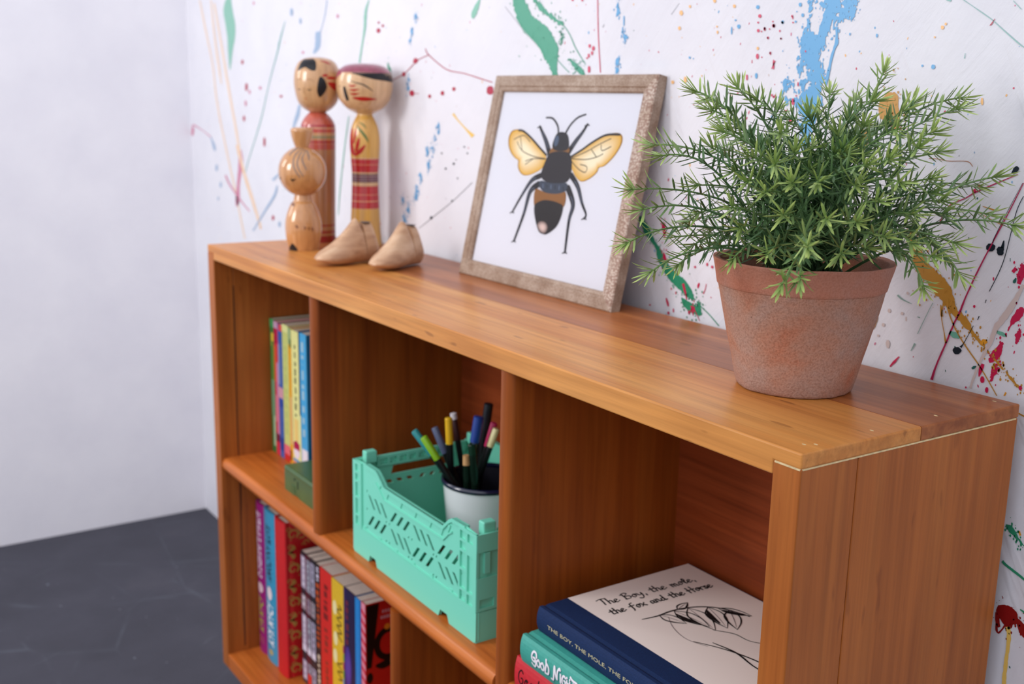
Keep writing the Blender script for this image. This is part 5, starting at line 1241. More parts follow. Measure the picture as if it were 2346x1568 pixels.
def long_side(y, sgn):
    # lower tray band with two finger notches
    o1 = Multi()
    band = [(3, 0), (38, 0), (41, 8.5), (55, 8.5), (59, 0), (LEN - 71, 0), (LEN - 67, 8.5), (LEN - 53, 8.5), (LEN - 49, 0), (LEN - 3, 0), (LEN, 3), (LEN, 31), (LEN - 1, 32), (1, 32), (0, 31), (0, 3)]
    o1.prism(band, [], fmap(y, sgn), 0, 3.4)
    o1.build('tray_wall', mint, crate, bevel=0.0005)
    # slotted panel
    holes = []
    for row, (t0, t1) in enumerate(((64, 77.5), (42, 56))):
        for gI, s0 in enumerate((34, 87, 136, 188)):
            back = (gI + row) % 2 == 0
            for k in range(3):
                s = s0 + k * 14.2
                w = 5.2
                if back:
                    holes.append(par(s + 13, t0, t1, w, -0.95))
                else:
                    holes.append(par(s - 1, t0, t1, w, 0.85))
    for s in (30, 76, 83, 126, 133, 178, 184, 232):
        for t in (60, 81, 38):
            if t == 81 and 60 < s < 205:
                continue
            holes.append(par(s, t - 1.4, t + 1.4, 1.9, 0.5))
    pan = Multi()
    pan.prism([(2, 30)] + [(LEN - 2, 30)] + TOP, holes, fmap(y, sgn), 1.8, 2.9)
    pan.build('slotted_panel', mint, crate)
    # rim along the dipped top and a rail beneath it
    rim = Multi()
    inner = [(s, t - 4) for s, t in TOP[1:-1]]
    rim.prism(TOP[1:-1] + inner[::-1], [], fmap(y, sgn), 0.2, 6.0)
    r2 = [(s, t - 13.5) for s, t in TOP[2:-2]]
    rim.prism(r2 + [(s, t - 2) for s, t in r2][::-1], [], fmap(y, sgn), 0.6, 2.0)
    for s in (64, 80, 111, 142, 173, 196, 209):
        tt = 96 if 72 < s < LEN - 62 else 103
        rim.prism([(s, tt - 9.5), (s + 5, tt), (s, tt)], [], fmap(y, sgn), 0.8, 2.4)
    rim.build('rim', mint, crate)
    led = Multi()
    led.prism(rct(20, LEN - 20, 32, 34.5), [], fmap(y, sgn), 0.4, 2.0)
    for s in (22, 60, 98, 136, 174, 212, 236):
        led.prism(rct(s, s + 6, 34.5, 37), [], fmap(y, sgn), 1.0, 2.0)
    led.build('ledge', mint, crate)
    # corner posts with recessed cells
    for a, b in ((0, 21), (LEN - 33, LEN)):
        cells = []
        for t0, t1 in ((35, 45), (47.5, 66), (68.5, 85), (87.5, 95.5), (98, 106.5)):
            if b - a < 25:
                cells.append(rct(a + 6.5, a + 15.5, t0, t1))
            else:
                cells.append(rct(a + 3, a + 14, t0, t1))
                if t0 > 90 or t0 < 40:
                    cells.append(rct(a + 16.5, a + 27, t0, t1))
        if b - a > 25:
            cells.append(rct(a + 16.5, a + 27, 47.5, 85))
        po = Multi()
        po.prism(rct(a, b, 32.2, 110), cells, fmap(y, sgn), -0.2, 2.6)
        po.build('corner_post', mint, crate)
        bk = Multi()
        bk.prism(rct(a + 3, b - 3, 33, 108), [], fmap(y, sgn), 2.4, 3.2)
        bk.build('recess', mint_shade, crate)


long_side(CY0, 1)
long_side(CY0 + CW, -1)


def short_side(x, sgn):
    wd = CW * 1000
    holes = [[(46, 84.5), (wd - 46, 84.5), (wd - 49, 95), (49, 95)]]
    for k in range(7):
        s = 43 + k * 13.2
        holes.append(par(s, 74, 78.5, 6.5, -0.8 if k < 3 else 0.8))
    pn = Multi()
    pn.prism([(2, 4), (wd - 2, 4), (wd - 2, 109), (2, 109)], holes, emap(x, sgn), 2.0, 4.2)
    pn.build('end_panel', mint, crate)
    cells = [rct(31 + k * 12.5, 40 + k * 12.5, 100, 106.5) for k in range(9)]
    fr = Multi()
    fr.prism(rct(27, wd - 27, 97.5, 110), cells, emap(x, sgn), 3.6, 7.5)
    fr.prism(rct(0.5, wd - 0.5, 0, 31), [rct(40, wd - 40, 3, 10)], emap(x, sgn), 0.2, 3.6)
    fr.prism(rct(14, 24, 32, 98), [], emap(x, sgn), 3.4, 6.0)
    fr.prism(rct(wd - 24, wd - 14, 32, 98), [], emap(x, sgn), 3.4, 6.0)
    fr.prism(rct(0.5, 24, 32, 66), [rct(4, 20, 35, 44)], emap(x, sgn), -0.4, 1.6)
    fr.prism(rct(0.5, 24, 92, 110), [], emap(x, sgn), -0.4, 2.0)
    fr.prism(rct(9, 15, 70, 91), [], emap(x, sgn), -0.8, 2.0)
    fr.prism(rct(wd - 24, wd - 0.5, 92, 110), [], emap(x, sgn), -0.4, 2.0)
    fr.build('end_rail', mint, crate)


short_side(CX0, 1)
short_side(CX0 + CL, -1)
for xx in (CX0 + 0.0035, CX0 + CL - 0.0135):
    for yy in (CY0 + 0.010, CY0 + CW - 0.024):
        box('peg', xx, xx + 0.010, yy, yy + 0.014, CZ + 0.105, CZ + 0.1195, mint, crate, 0.0015)
fl = Multi()
holes = [rct(12 + i * 24.5, 31 + i * 24.5, 12 + j * 38.5, 44 + j * 38.5) for i in range(10) for j in range(4)]
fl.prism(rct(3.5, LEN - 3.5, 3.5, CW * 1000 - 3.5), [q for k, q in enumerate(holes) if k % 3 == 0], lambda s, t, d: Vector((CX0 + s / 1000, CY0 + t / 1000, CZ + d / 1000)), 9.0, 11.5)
fl.build('floor_panel', mint_shade, crate)

# ---------------------------------------------------------------- enamel mug and pens
MX, MY, MZ = 2.275 * S, 0.585 * S, CZ + 0.0117
mug_t = thing('enamel_mug', 'white enamel mug with a navy rim standing in the mint crate', 'mug', (MX, MY, MZ))
enamel = flat('white_enamel', 'f0f4f8', 0.22, 0.5, coat=0.3)
navy_e = flat('navy_enamel', '141a3a', 0.2, 0.5, coat=0.3)
MR, MH = 0.0478, ZC * 0 + 0.0855
lathe('body', [(0.030, 0.0), (0.0385, 0.001), (0.0400, 0.004), (0.0435, 0.045), (0.0466, MH - 0.003)], enamel, MX, MY, MZ, mug_t, 64, 2)
lathe('lining', [(0.0463, MH - 0.0025), (0.0456, MH - 0.003), (0.0425, 0.045), (0.0388, 0.006), (0.02, 0.003), (0.001, 0.003)], flat('dark_mug_inside', '23232e', 0.3), MX, MY, MZ, mug_t, 64, 2, cap0=False)  # inner surface coloured much darker than the white outside
ring = []
for i in range(9):
    a = i * 2 * pi / 8
    ring.append((MR - 0.0008 + 0.0020 * cos(a), MH - 0.0010 + 0.0030 * sin(a)))
lathe('rim', ring, navy_e, MX, MY, MZ, mug_t, 64, 1, cap0=False)
hp = [Vector((MX + 0.043 + q[0], MY, MZ + q[1])) for q in cr([(0.0, 0.068), (0.014, 0.070), (0.021, 0.056), (0.018, 0.036), (0.0, 0.024)], 5)]
v, f = tube_data(hp, [0.0035] * len(hp), 10)
mesh_obj('handle', v, f, navy_e, mug_t, smooth=True)

PG = 'pens standing in the enamel mug'
bar_m = flat('black_barrel', '0e0e12', 0.3, 0.5)
PENS = [('teal', '2f8f94', (0.4728, 0.0651, 0.5446), (0.4803, 0.0767, 0.5138), 0.0035, 'black fineliner with a teal cap, leaning furthest left', (0.529, 0.146)),
        ('lime', '86b81e', (0.4882, 0.0681, 0.5409), (0.4958, 0.0800, 0.5148), 0.0036, 'black fineliner with a lime green cap, beside the teal one', (0.536, 0.134)),
        ('slate', '5a6484', (0.4654, 0.0953, 0.5417), (0.4699, 0.1024, 0.5111), 0.0035, 'black fineliner with a slate blue cap', (0.503, 0.136)),
        ('yellow', 'e6b51c', (0.4894, 0.0992, 0.5585), (0.4905, 0.1009, 0.5283), 0.0037, 'black fineliner with a yellow cap', (0.494, 0.105)),
        ('clear', '3a1216', (0.4729, 0.1153, 0.5553), (0.4746, 0.1179, 0.5257), 0.0031, 'dark brown pen with a white top, behind the yellow cap', (0.486, 0.136)),
        ('blue', '1c3f92', (0.5209, 0.1189, 0.5651), (0.5181, 0.1145, 0.5363), 0.0050, 'thick pen with a shiny royal blue cap', (0.514, 0.098)),
        ('black', '12141e', (0.5019, 0.1437, 0.5719), (0.4981, 0.1378, 0.5417), 0.0046, 'tall black marker, the highest in the mug', (0.492, 0.128)),
        ('pink', 'd02a68', (0.5205, 0.1392, 0.5547), (0.5162, 0.1325, 0.5266), 0.0034, 'black fineliner with a pink cap, leaning right', (0.488, 0.116)),
        ('cream', 'ece2a8', (0.5332, 0.1339, 0.5523), (0.5300, 0.1290, 0.5311), 0.0034, 'black fineliner with a cream cap, beside the divider', (0.504, 0.098)),
        ('pencil', 'c89a68', (0.5271, 0.0993, 0.5256), (0.5275, 0.1000, 0.5150), 0.0040, 'black pencil with a bare wooden top, shortest in the mug', (0.530, 0.104)),
        ('pine', '10301f', (0.5361, 0.1008, 0.5409), (0.5368, 0.1020, 0.5290), 0.0042, 'dark green glossy pen in front of the blue cap', (0.540, 0.112))]
for nm, cap_c, a, b, r, lab, foot in PENS:
    a, b = Vector(a), Vector(b)
    r *= 1.16
    bot = Vector((foot[0], foot[1], MZ + 0.006))
    t_ = thing('pencil' if nm == 'pencil' else 'pen', lab, 'pencil' if nm == 'pencil' else 'pen', bot, PG)
    d = (a - bot).normalized()
    L_ = (a - bot).length
    cl = (a - b).length
    cm = flat('cap_' + nm, cap_c, 0.22 if nm in ('blue', 'pine') else 0.35, 0.5)
    bm_ = flat('barrel_pine', '0c1a12', 0.2) if nm in ('pine', 'pencil') else bar_m
    s0 = L_ - cl
    v, f = tube_data([bot, bot + d * s0 * 0.5, bot + d * s0], [r * 0.93] * 3, 12)
    mesh_obj('barrel', v, f, bm_, t_, smooth=True, auto=0.6)
    if nm == 'pencil':
        v, f = tube_data([bot + d * s0, bot + d * L_], [r * 0.92, r * 0.8], 12)
    else:
        v, f = tube_data([bot + d * (s0 + 0.0001), bot + d * (L_ - 0.0012), bot + d * (L_ - 0.0003), bot + d * L_], [r, r, r * 0.85, r * 0.5], 12)
    mesh_obj('cap', v, f, cm, t_, smooth=True, auto=0.6)
    if nm == 'clear':
        v, f = tube_data([a - d * 0.005, a + d * 0.0016, a + d * 0.0022], [r * 1.08, r * 1.08, r * 0.6], 12)
        mesh_obj('tip', v, f, flat('white_tip', 'e8e2e8', 0.3), t_, smooth=True, auto=0.6)

# ---------------------------------------------------------------- turned wooden dolls
DC = dict(black='17151a', red='b41e1c', rose='b4524a', brown='7a4c34', maroon='9a4258', dgreen='4c6a34', grey='7e7068')


def doll(key, label, mats):
    D = DOLLS[key]
    cx, cy = D['ax'][0] / 1e4, D['ax'][1] / 1e4
    az = D['az']
    t_ = thing('wooden_doll', label, 'doll', (cx, cy, H))
    profs, parts = {}, {}
    for part, pr in D['prof'].items():
        pr = [(r / 1e4, max(z, 0) / 1e4 + 0.0001) for r, z in pr]
        z_lo = pr[0][1]
        profs[part] = cr(pr, 3)
        pm = mats[part]
        parts[part] = lathe({'body': 'body', 'head': 'head', 'bun': 'hair_bun'}[part], pr, pm, cx, cy, H, t_, 56, 3, cap0=True, cap1=True)
        # bands are read from height above the foot: keep object space there
        o = parts[part]
        for vv in o.data.vertices:
            vv.co.z -= H
        o.matrix_parent_inverse = Matrix.Translation((-cx, -cy, 0))

    def rad(part, z):
        pr = profs[part]
        for (r0, z0), (r1, z1) in zip(pr, pr[1:]):
            if z0 <= z <= z1 and z1 > z0:
                return r0 + (r1 - r0) * (z - z0) / (z1 - z0)
        return pr[-1][0] if z > pr[-1][1] else pr[0][0]
    prints = {}
    for kind, part, col, row in D['dec']:
        pr = prints.setdefault(part, Print())
        pts = [(row[i] / 1e3, row[i + 1] / 1e4) for i in range(0, len(row), 2)]
        if kind == 'p':
            pr.rings(pts, DC[col], smooth=3, k=5)
        else:
            L4 = [pts[i] + pts[i + 1] for i in range(0, len(pts), 2)]
            q = cr(L4, 4)
            n_ = 3
            rows = [[(a[0] + (a[2] - a[0]) * k / n_, a[1] + (a[3] - a[1]) * k / n_) for a in q] for k in range(n_ + 1)]
            for k in range(n_):
                pr.strip(rows[k], rows[k + 1], DC[col])
    for part, pr in prints.items():
        # print layers
        def dm(ph, z, k):
            r = rad(part, z) + 0.00018 + 0.00001 * k
            a = az + ph
            return (cx + r * cos(a), cy + r * sin(a), z)
        pr.build('face_paint' if part == 'head' else 'body_marks', dm, M['gloss_print'], parts[part])['kind'] = 'stuff'
    return t_


B4 = lambda l: [(a / 1e4, b / 1e4, c) for a, b, c in l]
red_body = banded('red_ringed_wood', 'b07a50', B4([(1645, 1830, 'c05a48'), (1609, 1645, 'a81c22'), (1585, 1609, 'c8906a'), (1537, 1585, 'bc4a40'), (1495, 1537, 'c49468'), (1454, 1495, '8f8560'), (1430, 1454, 'c08058'), (1394, 1430, 'a81c22'), (1382, 1394, 'c08058'), (1303, 1382, 'b44c3e'),
                                                    (235, 260, '9c1c1c'), (136, 173, '9c1c1c'), (0, 98, '981616')]), 0, 0.185)
pale = banded('turned_pale_wood', 'cfa070', [], 0, 0.3)
yel_body = banded('yellow_ringed_wood', 'dca84c', B4([(1197, 1210, 'd8b088'), (1125, 1197, 'c01c22'), (1113, 1125, 'e0a070'), (1017, 1113, 'c01c22'), (993, 1017, 'd8b080'), (969, 993, '5c2c3c'), (957, 969, 'a88078'), (939, 957, '62304a'), (927, 939, 'a88078'), (909, 927, '62304a'), (897, 909, 'a88078'), (879, 897, '5c2c3c'), (824, 879, 'd8b080'), (715, 824, 'c01c22'), (703, 715, 'e0a070'), (624, 703, 'c01c22'), (612, 624, 'e0a070'), (520, 612, 'c01c22'), (500, 520, 'd8a860')]), 0, 0.185)
yel_head = banded('maroon_capped_wood', 'dcb284', B4([(2350, 2480, '96405a')]), 0, 0.25)
small_w = banded('honey_turned_wood', 'cc945e', [], 0, 0.2, rough=0.2)
doll('red', 'tall wooden doll with a red-ringed brown body and black hair patches', dict(body=red_body, head=pale))
doll('yellow', 'wooden doll with maroon cap hair and a yellow and red striped body', dict(body=yel_body, head=yel_head))
doll('small', 'small plain wooden doll with a top-knot bun, in front of the tall red one', dict(body=small_w, head=small_w, bun=small_w))


# ---------------------------------------------------------------- wooden shoe lasts
def last_mat():
    m, ns, ls, b = new_mat('worn_beech', 0.5, coat=0.1)
    n = tex_noise(ns, ls, coords(ns, ls, (60, 12, 60)), 1.0, 4)
    r = ramp(ns, [(0.3, '9c7152'), (0.5, 'c39a78'), (0.72, 'd9b898')])
    ls.new(n.outputs[0], r.inputs[0])
    sp = tex_noise(ns, ls, coords(ns, ls, (1, 1, 1)), 130, 2)
    r2 = ramp(ns, [(0.70, 'ffffff'), (0.76, '6a4630')])
    ls.new(sp.outputs[0], r2.inputs[0])
    ls.new(mix(ns, ls, 0.8, r.outputs[0], r2.outputs[0], 'MULTIPLY'), b.inputs['Base Color'])
    return m


M['last'] = last_mat()
M['last_top'] = flat('grey_worn_top', '6b5c58', 0.7, var=0.3, bscale=200)


def shoe_last(label, toe, heel, mark):
    toe, heel = Vector(toe), Vector(heel)
    d = (heel - toe)
    L_ = d.length
    d.normalize()
    side = Vector((-d.y, d.x, 0))
    t_ = thing('shoe_last', label, 'shoe last', (toe + heel) / 2, 'pair of wooden shoe lasts')
    #      t     hw    sole  top   topw
    ST = [(0.00, 5.0, 8.5, 10.5, 2), (0.03, 10.5, 6.5, 14, 6), (0.09, 15.0, 4.5, 17.5, 10), (0.18, 19.0, 2.5, 21.5, 12), (0.30, 21.0, 1.0, 28, 11), (0.42, 20.5, 0.4, 37, 9),
          (0.52, 19.0, 0.6, 46, 7.5), (0.60, 17.5, 1.2, 54, 6.5), (0.635, 17, 1.4, 56.5, 6), (0.66, 16.8, 1.6, 54, 6.5), (0.70, 16.5, 1.8, 46, 8), (0.725, 16.4, 1.8, 43, 8.5)]
    SH = [(0.735, 16.0, 1.8, 50.0, 8.5), (0.80, 16.0, 1.6, 50.5, 9.0), (0.90, 15.5, 1.4, 50.5, 9.0), (0.97, 13.0, 1.4, 50, 7.5), (1.0, 8.0, 1.6, 49.5, 5.0)]

    def loft(name, stations, mat):
        n = 22
        v, f = [], []
        for t, hw, so, tp, tw in stations:
            ring = []
            for i in range(n):
                a = 2 * pi * i / n
                # superellipse: flat sole, narrowing top
                cx_, sy = sin(a), -cos(a)
                ex = abs(cx_) ** 0.62 * (1 if cx_ >= 0 else -1)
                ey = abs(sy) ** 0.62 * (1 if sy >= 0 else -1)
                zz = (ey + 1) / 2
                wv = hw + (tw - hw) * max(0, (zz - 0.28) / 0.72) ** 0.8
                if zz < 0.28:
                    wv = hw * (0.86 + 0.14 * zz / 0.28)
                shift = -0.11 * max(0, (t - 0.72) / 0.28) * max(0, zz - 0.25) / 0.75
                p = toe + d * (t + shift) * L_ + side * ex * wv / 1000
                p.z = H + (so + (tp - so) * zz + (1.6 * (abs(ex) ** 3) * (1 - zz))) / 1000 - 0.0002
                ring.append(p)
            v += ring
        for k in range(len(stations) - 1):
            for i in range(n):
                j = (i + 1) % n
                f.append((k * n + i, k * n + j, (k + 1) * n + j, (k + 1) * n + i))
        f.append(tuple(range(n))[::-1])
        f.append(tuple((len(stations) - 1) * n + i for i in range(n)))
        return recalc(mesh_obj(name, v, f, mat, t_, smooth=True, auto=0.8))
    fore = [tuple(q) for q in cr(ST, 3)]
    loft('forepart', fore, M['last'])
    loft('heel_block', [tuple(q) for q in cr(SH, 3)], M['last'])
    pl = []
    for t, w in ((0.74, 7.5), (0.80, 8.5), (0.86, 7.0), (0.885, 4.0)):
        pl.append((t, w))
    v = []
    for sg in (1, -1):
        for t, w in (pl if sg > 0 else pl[::-1]):
            p = toe + d * t * L_ + side * sg * w / 1000
            p.z = H + 0.0508
            v.append(p)
    mesh_obj('heel_top', v, [tuple(range(len(v)))], M['last_top'], t_)
    return t_


shoe_last('wooden shoe last nearer the dolls, toe pointing to the front edge', W(1.14, 0.215, 0), W(1.085, 0.60, 0), 0)
shoe_last('wooden shoe last nearer the framed bee picture, with a grey worn heel top', W(1.45, 0.40, 0), W(1.285, 0.755, 0), 1)

# ---------------------------------------------------------------- framed bee picture
th_ = radians(12)
FB = Vector((1.6517 * S, 0.7969 * S, H + 0.0003))
FE = Vector((1, 0.0045, 0)).normalized()
FU = Vector((-sin(th_) * FE.y, sin(th_) * FE.x, cos(th_)))
FN = FE.cross(FU)            # towards the room
if FN.y > 0:
    FN = -FN
fm = lambda u, v, d: FB + FE * u + FU * v + FN * d
frame = thing('framed_picture', 'framed bee print leaning against the paint-splashed wall', 'picture', FB + FE * 0.143)


def frame_mat(nm, sc, dark, light, edge):
    m, ns, ls, b = new_mat(nm, 0.5, spec=0.4)
    vo = ns.new('ShaderNodeTexVoronoi')
    vo.inputs['Scale'].default_value = sc
    vo.inputs['Randomness'].default_value = 0.8
    ls.new(coords(ns, ls, (1, 1, 1)), vo.inputs['Vector'])
    r = ramp(ns, [(0.25, light), (0.62, dark)])
    ls.new(vo.outputs['Distance'], r.inputs[0])
    n = tex_noise(ns, ls, coords(ns, ls, (1, 1, 1)), 45, 3)
    r2 = ramp(ns, [(0.35, edge), (0.6, 'ffffff')])
    ls.new(n.outputs[0], r2.inputs[0])
    ls.new(mix(ns, ls, 0.75, r.outputs[0], r2.outputs[0], 'MULTIPLY'), b.inputs['Base Color'])
    bump(ns, ls, vo.outputs['Distance'], b, -0.5, 0.0008)
    return m


FMAT = frame_mat('crackled_taupe', 640, '9a8270', 'b8a595', 'd0bfb0')
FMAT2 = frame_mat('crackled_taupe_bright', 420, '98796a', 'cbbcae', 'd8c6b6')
FMATE = frame_mat('taupe_edge', 420, '9c8674', 'ab9787', 'b8a08c')
FW, FH, BD, FD = 0.2875, 0.2365, 0.0185, 0.0122
OUT = [(0, 0), (FW, 0), (FW, FH), (0, FH)]
INN = [(BD, BD), (FW - BD, BD), (FW - BD, FH - BD), (BD, FH - BD)]
for i in range(4):
    j = (i + 1) % 4
    o0, o1, i0, i1 = OUT[i], OUT[j], INN[i], INN[j]

    def pt(a, b, t, d):
        return fm(a[0] + (b[0] - a[0]) * t, a[1] + (b[1] - a[1]) * t, d)
    prof = [(0, -FD), (0, -0.0012), (0.07, 0.0), (0.66, 0.0006), (0.72, -0.0004), (0.78, -0.0002), (0.93, -0.0006), (1.0, -0.0022), (1.0, -0.0075), (0.6, -FD)]
    v = [pt(o0, i0, t, d) for t, d in prof] + [pt(o1, i1, t, d) for t, d in prof]
    n = len(prof)
    f = [(k, (k + 1) % n, n + (k + 1) % n, n + k) for k in range(n)] + [tuple(range(n)), tuple(range(n, 2 * n))[::-1]]
    mi = [0] * n + [0, 0]
    mi[0] = 1
    mi[n - 1] = 1
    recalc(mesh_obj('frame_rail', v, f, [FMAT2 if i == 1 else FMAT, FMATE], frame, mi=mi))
v = [fm(u, w, d) for d in (-0.0045, -FD + 0.0005) for u, w in [(BD - 0.002, BD - 0.002), (FW - BD + 0.002, BD - 0.002), (FW - BD + 0.002, FH - BD + 0.002), (BD - 0.002, FH - BD + 0.002)]]
pap = recalc(mesh_obj('paper', v, [(0, 1, 2, 3), (4, 5, 6, 7), (0, 1, 5, 4), (1, 2, 6, 5), (2, 3, 7, 6), (3, 0, 4, 7)], flat('white_art_paper', 'd9d8e1', 0.8, 0.2), frame))
bp = Print()
Q = lambda k: [(a / 1e4, b / 1e4) for a, b in BEE[k]]
INKB = '1d1a22'
for k in ('lwing', 'rwing'):
    q = Q(k)
    bp.rings([((a[0] - q[0][0]) * 1.03 + q[0][0], (a[1] - q[0][1]) * 1.03 + q[0][1]) for a in q], '9a6c20', smooth=3, k=3)
    bp.rings(q, 'd9a63c', 'efe2c4', smooth=3, k=6)
for k in ('v1', 'v2', 'v3', 'v4', 'v5', 'v6', 'v7', 'v8', 'v9', 'v10'):
    bp.stroke(Q(k), 0.0005, '4c4238', 4)
for k in ('lcost', 'rcost'):
    bp.stroke(Q(k), 0.0012, INKB, 4)
for k, w in (('ant1', 0.0014), ('ant2', 0.0014), ('lf', 0.0024), ('rf', 0.0024), ('lm', 0.0022), ('rm', 0.0022), ('lh', 0.0026), ('rh', 0.0026)):
    q = Q(k)
    n = len(q)
    bp.stroke([(a[0], a[1], (1.5, 1.25, 0.85, 0.6, 0.7)[i] if n > 4 or not k.startswith('ant') else 1 - 0.12 * i) for i, a in enumerate(q)], w, INKB, 5)
    if not k.startswith('ant'):
        x, y = q[-1]
        bp.stroke([(x - 0.004, y - 0.0018), (x, y), (x + 0.0035, y - 0.001)], 0.0006, INKB, 3)
        bp.stroke([(0.5 * (q[0][0] + q[1][0]) + 0.0004, 0.5 * (q[0][1] + q[1][1])), q[1], q[2]], 0.0005, '5c6478', 4)
for k, c_ in (('abbrown', '8d5c2e'), ('abblack', '221c20'), ('band', '3a4152'), ('collar', '8a5c30'), ('head', '26242c'), ('thorax', '27222a')):
    bp.poly(Q(k), c_, 4)
bp.rings(Q('tip'), '5c4a48', 'd8bcb4', smooth=4, k=4)
q = Q('band')
for i in range(6):
    x = q[0][0] + (q[3][0] - q[0][0]) * (0.12 + i * 0.15)
    bp.stroke([(x, q[1][1] - 0.003), (x + 0.001, q[6][1] + 0.005)], 0.0009, ('5c6880', '2a2f3c')[i % 2], 0)
q = Q('head')
bp.rings([(q[7][0] + 0.006 + 0.004 * cos(t * pi / 4), q[0][1] - 0.006 + 0.006 * sin(t * pi / 4)) for t in range(8)], '4a5870', k=2)
bp.build('bee_print', lambda u, v, k: fm(u, v, -0.0044 + 0.000004 * k), M['matte_print'], pap)
gm = bpy.data.materials.new('picture_glass')
gm.use_nodes = True
ns, ls = gm.node_tree.nodes, gm.node_tree.links
ns.clear()
go, gx, tr_, gl, fz = (ns.new(k) for k in ('ShaderNodeOutputMaterial', 'ShaderNodeMixShader', 'ShaderNodeBsdfTransparent', 'ShaderNodeBsdfGlossy', 'ShaderNodeFresnel'))
gl.inputs['Roughness'].default_value = 0.32
fz.inputs['IOR'].default_value = 1.22
for a_, b_2 in ((fz.outputs[0], gx.inputs[0]), (tr_.outputs[0], gx.inputs[1]), (gl.outputs[0], gx.inputs[2]), (gx.outputs[0], go.inputs[0])):
    ls.new(a_, b_2)
mesh_obj('glass', [fm(u, w, d) for d in (-0.0026,) for u, w in [(BD - 0.0004, BD - 0.0004), (FW - BD + 0.0004, BD - 0.0004), (FW - BD + 0.0004, FH - BD + 0.0004), (BD - 0.0004, FH - BD + 0.0004)]],
         [(0, 1, 2, 3)], gm, frame)

# ---------------------------------------------------------------- potted plant
PX, PY = 4.2132 * S, 0.5423 * S
plant = thing('potted_plant', 'green needle-leaved bush in a weathered terracotta pot on the bookcase', 'plant', (PX, PY, H))


def terracotta():
    m, ns, ls, b = new_mat('weathered_terracotta', 0.85, spec=0.2)
    v = coords(ns, ls, (1, 1, 1))
    n1 = tex_noise(ns, ls, v, 22, 5, 0.6, 0.3)
    r = ramp(ns, [(0.30, 'b67459'), (0.45, 'b3846f'), (0.65, 'ae8f82')])
    ls.new(n1.outputs[0], r.inputs[0])
    n2 = tex_noise(ns, ls, v, 700, 3)
    r2 = ramp(ns, [(0.30, 'd2c8c2'), (0.6, 'ffffff')])
    ls.new(n2.outputs[0], r2.inputs[0])
    n3 = tex_noise(ns, ls, v, 150, 2)
    r3 = ramp(ns, [(0.74, 'ffffff'), (0.79, '75503e')])
    ls.new(n3.outputs[0], r3.inputs[0])
    c = mix(ns, ls, 0.8, r.outputs[0], r2.outputs[0], 'MULTIPLY')
    c = mix(ns, ls, 0.8, c, r3.outputs[0], 'MULTIPLY')
    tc = ns.new('ShaderNodeTexCoord')
    sx = ns.new('ShaderNodeSeparateXYZ')
    ls.new(tc.outputs['Object'], sx.inputs[0])
    mr = ns.new('ShaderNodeMapRange')
    mr.inputs[1].default_value, mr.inputs[2].default_value = H + 0.0755, H + 0.0775
    ls.new(sx.outputs[2], mr.inputs[0])
    c = mix(ns, ls, mix(ns, ls, 0.45, '000000', mr.outputs[0]), c, 'b8705a')
    ls.new(c, b.inputs['Base Color'])
    ch = bump(ns, ls, n2.outputs[0], b, 0.5, 0.0008)
    bump(ns, ls, n1.outputs[0], b, 0.4, 0.004, ch)
    return m


def pot_jit(p, r, z):
    k = 0.0006 * noise.noise(p * 55)
    if z < 0.006:
        k += 0.0012 * noise.noise(p * 140) * (1 - z / 0.006)
    if z > 0.090:
        return Vector((0, 0, 0.0006 * noise.noise(p * 60))) + (p - Vector((PX, PY, p.z))).normalized() * k
    return (p - Vector((PX, PY, p.z))).normalized() * k


PRF = [(0.0385, 0.0002), (0.0408, 0.0006), (0.0423, 0.0028), (0.0436, 0.007), (0.0462, 0.018), (0.0486, 0.028), (0.0510, 0.038), (0.0533, 0.048), (0.0561, 0.060), (0.0594, 0.0745), (0.0597, 0.0757),
       (0.0606, 0.0764), (0.0614, 0.080), (0.0630, 0.087), (0.0645, 0.0935), (0.0647, 0.0951), (0.0640, 0.0957), (0.0606, 0.0950), (0.0597, 0.0938), (0.0582, 0.088), (0.0560, 0.078), (0.053, 0.066)]
lathe('pot', PRF, terracotta(), PX, PY, H, plant, 96, 2, jit=pot_jit)
lathe('soil', [(0.0558, 0.0795), (0.040, 0.0815), (0.02, 0.083), (0.0005, 0.0835)], flat('dark_soil', '35261c', 0.95, var=0.5, bumpy=1.0, bscale=180), PX, PY, H, plant, 40, 3, cap0=False, cap1=True,
      jit=lambda p, r, z: Vector((0, 0, 0.0015 * noise.noise(p * 150))))


def leaf_mat():
    m, ns, ls, b = new_mat('needle_green', 0.42, spec=0.4)
    a = ns.new('ShaderNodeAttribute')
    a.attribute_name = 'Col'
    ls.new(a.outputs['Color'], b.inputs['Base Color'])
    b.inputs['Subsurface Weight'].default_value = 0.0
    return m


M['leaf'] = leaf_mat()
rnd = random.Random(21)
UPV = Vector((0, 0, 1))


def mixc(a, b, t):
    return tuple(x + (y - x) * t for x, y in zip(a, b))


DG, MG, LG, YG = lin('3c5c3a'), lin('53764a'), lin('93b05c'), lin('c8d67c')


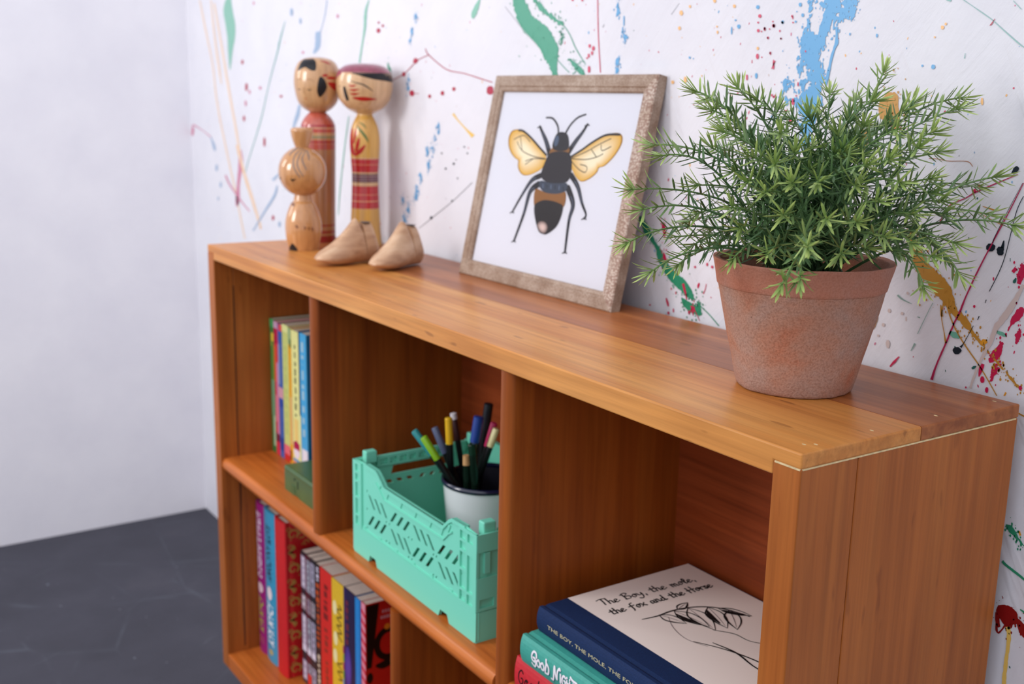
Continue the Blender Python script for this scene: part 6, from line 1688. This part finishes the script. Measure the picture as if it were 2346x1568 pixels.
def sprig(tip, young=1.0, dens=1.0, start=0.22):
    tip = Vector(tip)
    base = Vector((PX + rnd.uniform(-0.022, 0.022), PY + rnd.uniform(-0.022, 0.022), H + 0.083))
    out = tip - base
    flat_o = Vector((out.x, out.y, 0))
    ctrl = base + flat_o * 0.42 + UPV * (max(out.z, 0.03) * 0.62 + 0.028)
    if tip.z < H + 0.105 and flat_o.length > 0.045:
        ctrl.z = max(ctrl.z, H + 0.135)
        ctrl = Vector((base.x, base.y, 0)) + flat_o * 0.62 + UPV * ctrl.z
    n = 14
    pts = []
    for i in range(n + 1):
        t = i / n
        pts.append(base * (1 - t) ** 2 + ctrl * 2 * t * (1 - t) + tip * t * t)
    wob = Vector((rnd.uniform(-1, 1), rnd.uniform(-1, 1), rnd.uniform(-1, 1))) * 0.009
    pts = [p + wob * sin(i / n * pi) for i, p in enumerate(pts)]
    fr = frames(pts)
    L_ = sum((b - a).length for a, b in zip(pts, pts[1:]))
    v, f, c = [], [], []
    tv, tf = tube_data(pts, [0.0011 - 0.0005 * i / n for i in range(n + 1)], 5)
    v += tv
    f += tf
    for i in range(n + 1):
        t = i / n
        c += [mixc(mixc(DG, MG, 0.8), LG, max(0, t - 0.6) * 1.2 * young)] * 5

    def needle(p, dirn, ln, wd, col0, col1):
        b0 = len(v)
        sd = dirn.cross(UPV)
        if sd.length < 1e-4:
            sd = Vector((1, 0, 0))
        sd.normalize()
        sd = (sd + dirn.cross(sd) * rnd.uniform(-0.7, 0.7)).normalized()
        nr = dirn.cross(sd)
        bend = UPV * 0.08 * ln + nr * rnd.uniform(-0.06, 0.06) * ln
        m1 = p + dirn * ln * 0.28 + bend * 0.1
        m2 = p + dirn * ln * 0.78 + bend * 0.6
        for q, w in ((p, wd * 0.45), (m1, wd), (m2, wd * 0.85)):
            v.extend([q - sd * w, q + sd * w, q + nr * w * 0.6])
        v.append(p + dirn * ln + bend)
        c.extend([col0] * 3 + [mixc(col0, col1, 0.35)] * 3 + [mixc(col0, col1, 0.8)] * 3 + [col1])
        for r0 in (0, 3):
            f.extend([(b0 + r0, b0 + r0 + 1, b0 + r0 + 4, b0 + r0 + 3), (b0 + r0 + 1, b0 + r0 + 2, b0 + r0 + 5, b0 + r0 + 4), (b0 + r0 + 2, b0 + r0, b0 + r0 + 3, b0 + r0 + 5)])
        f.extend([(b0 + 6, b0 + 7, b0 + 9), (b0 + 7, b0 + 8, b0 + 9), (b0 + 8, b0 + 6, b0 + 9)])
    cnt = int(L_ * (1 - start) / 0.0050 * dens)
    for k in range(cnt):
        t = start + (1 - start) * (k + rnd.random() * 0.5) / max(cnt, 1)
        x = min(t * n, n - 0.001)
        i = int(x)
        p = pts[i].lerp(pts[i + 1], x - i)
        tg, u, w = fr[i]
        for rep in range(2):
            a = k * 2.4 + rep * pi + rnd.uniform(-0.4, 0.4)
            op = radians(70 - 22 * t + rnd.uniform(-14, 14))
            dr = (tg * cos(op) + (u * cos(a) + w * sin(a)) * sin(op)).normalized()
            e = max(0, (t - 0.72) / 0.28) * young
            base_c = mixc(DG, MG, rnd.random())
            needle(p, dr, 0.0150 * rnd.uniform(0.7, 1.15) * (1 - 0.25 * max(0, t - 0.75)), 0.00088, mixc(base_c, LG, e * 0.6), mixc(mixc(base_c, LG, 0.12), YG, e * rnd.uniform(0.3, 0.9)))
    tg, u, w = fr[-1]
    for k in range(9):
        a = k * 2.4 + rnd.uniform(-0.3, 0.3)
        op = radians(12 + 5.6 * k + rnd.uniform(-7, 7))
        dr = (tg * cos(op) + (u * cos(a) + w * sin(a)) * sin(op)).normalized()
        needle(pts[-1] - tg * 0.0006 * k, dr, 0.0145 * rnd.uniform(0.75, 1.15), 0.00095, mixc(MG, LG, 0.55 * young), mixc(LG, YG, rnd.uniform(0.3, 1.0) * young))
    return mesh_obj('sprig', v, f, M['leaf'], plant, cols=c)


for tpt in TIPS:
    sprig([q / 1e4 for q in tpt], rnd.uniform(0.75, 1.0))
for k in range(44):
    # the dense middle of the bush
    a, e = rnd.uniform(0, 2 * pi), rnd.uniform(-0.1, 1.35)
    rr = rnd.uniform(0.045, 0.10)
    tpt = Vector((PX + cos(a) * cos(e) * rr * 1.15, PY + sin(a) * cos(e) * rr * 0.95, H + 0.108 + sin(e) * rr * 0.95))
    tpt.y = min(tpt.y, WY - 0.02)
    sprig(tpt, rnd.uniform(0.0, 0.35), 1.1, 0.18)
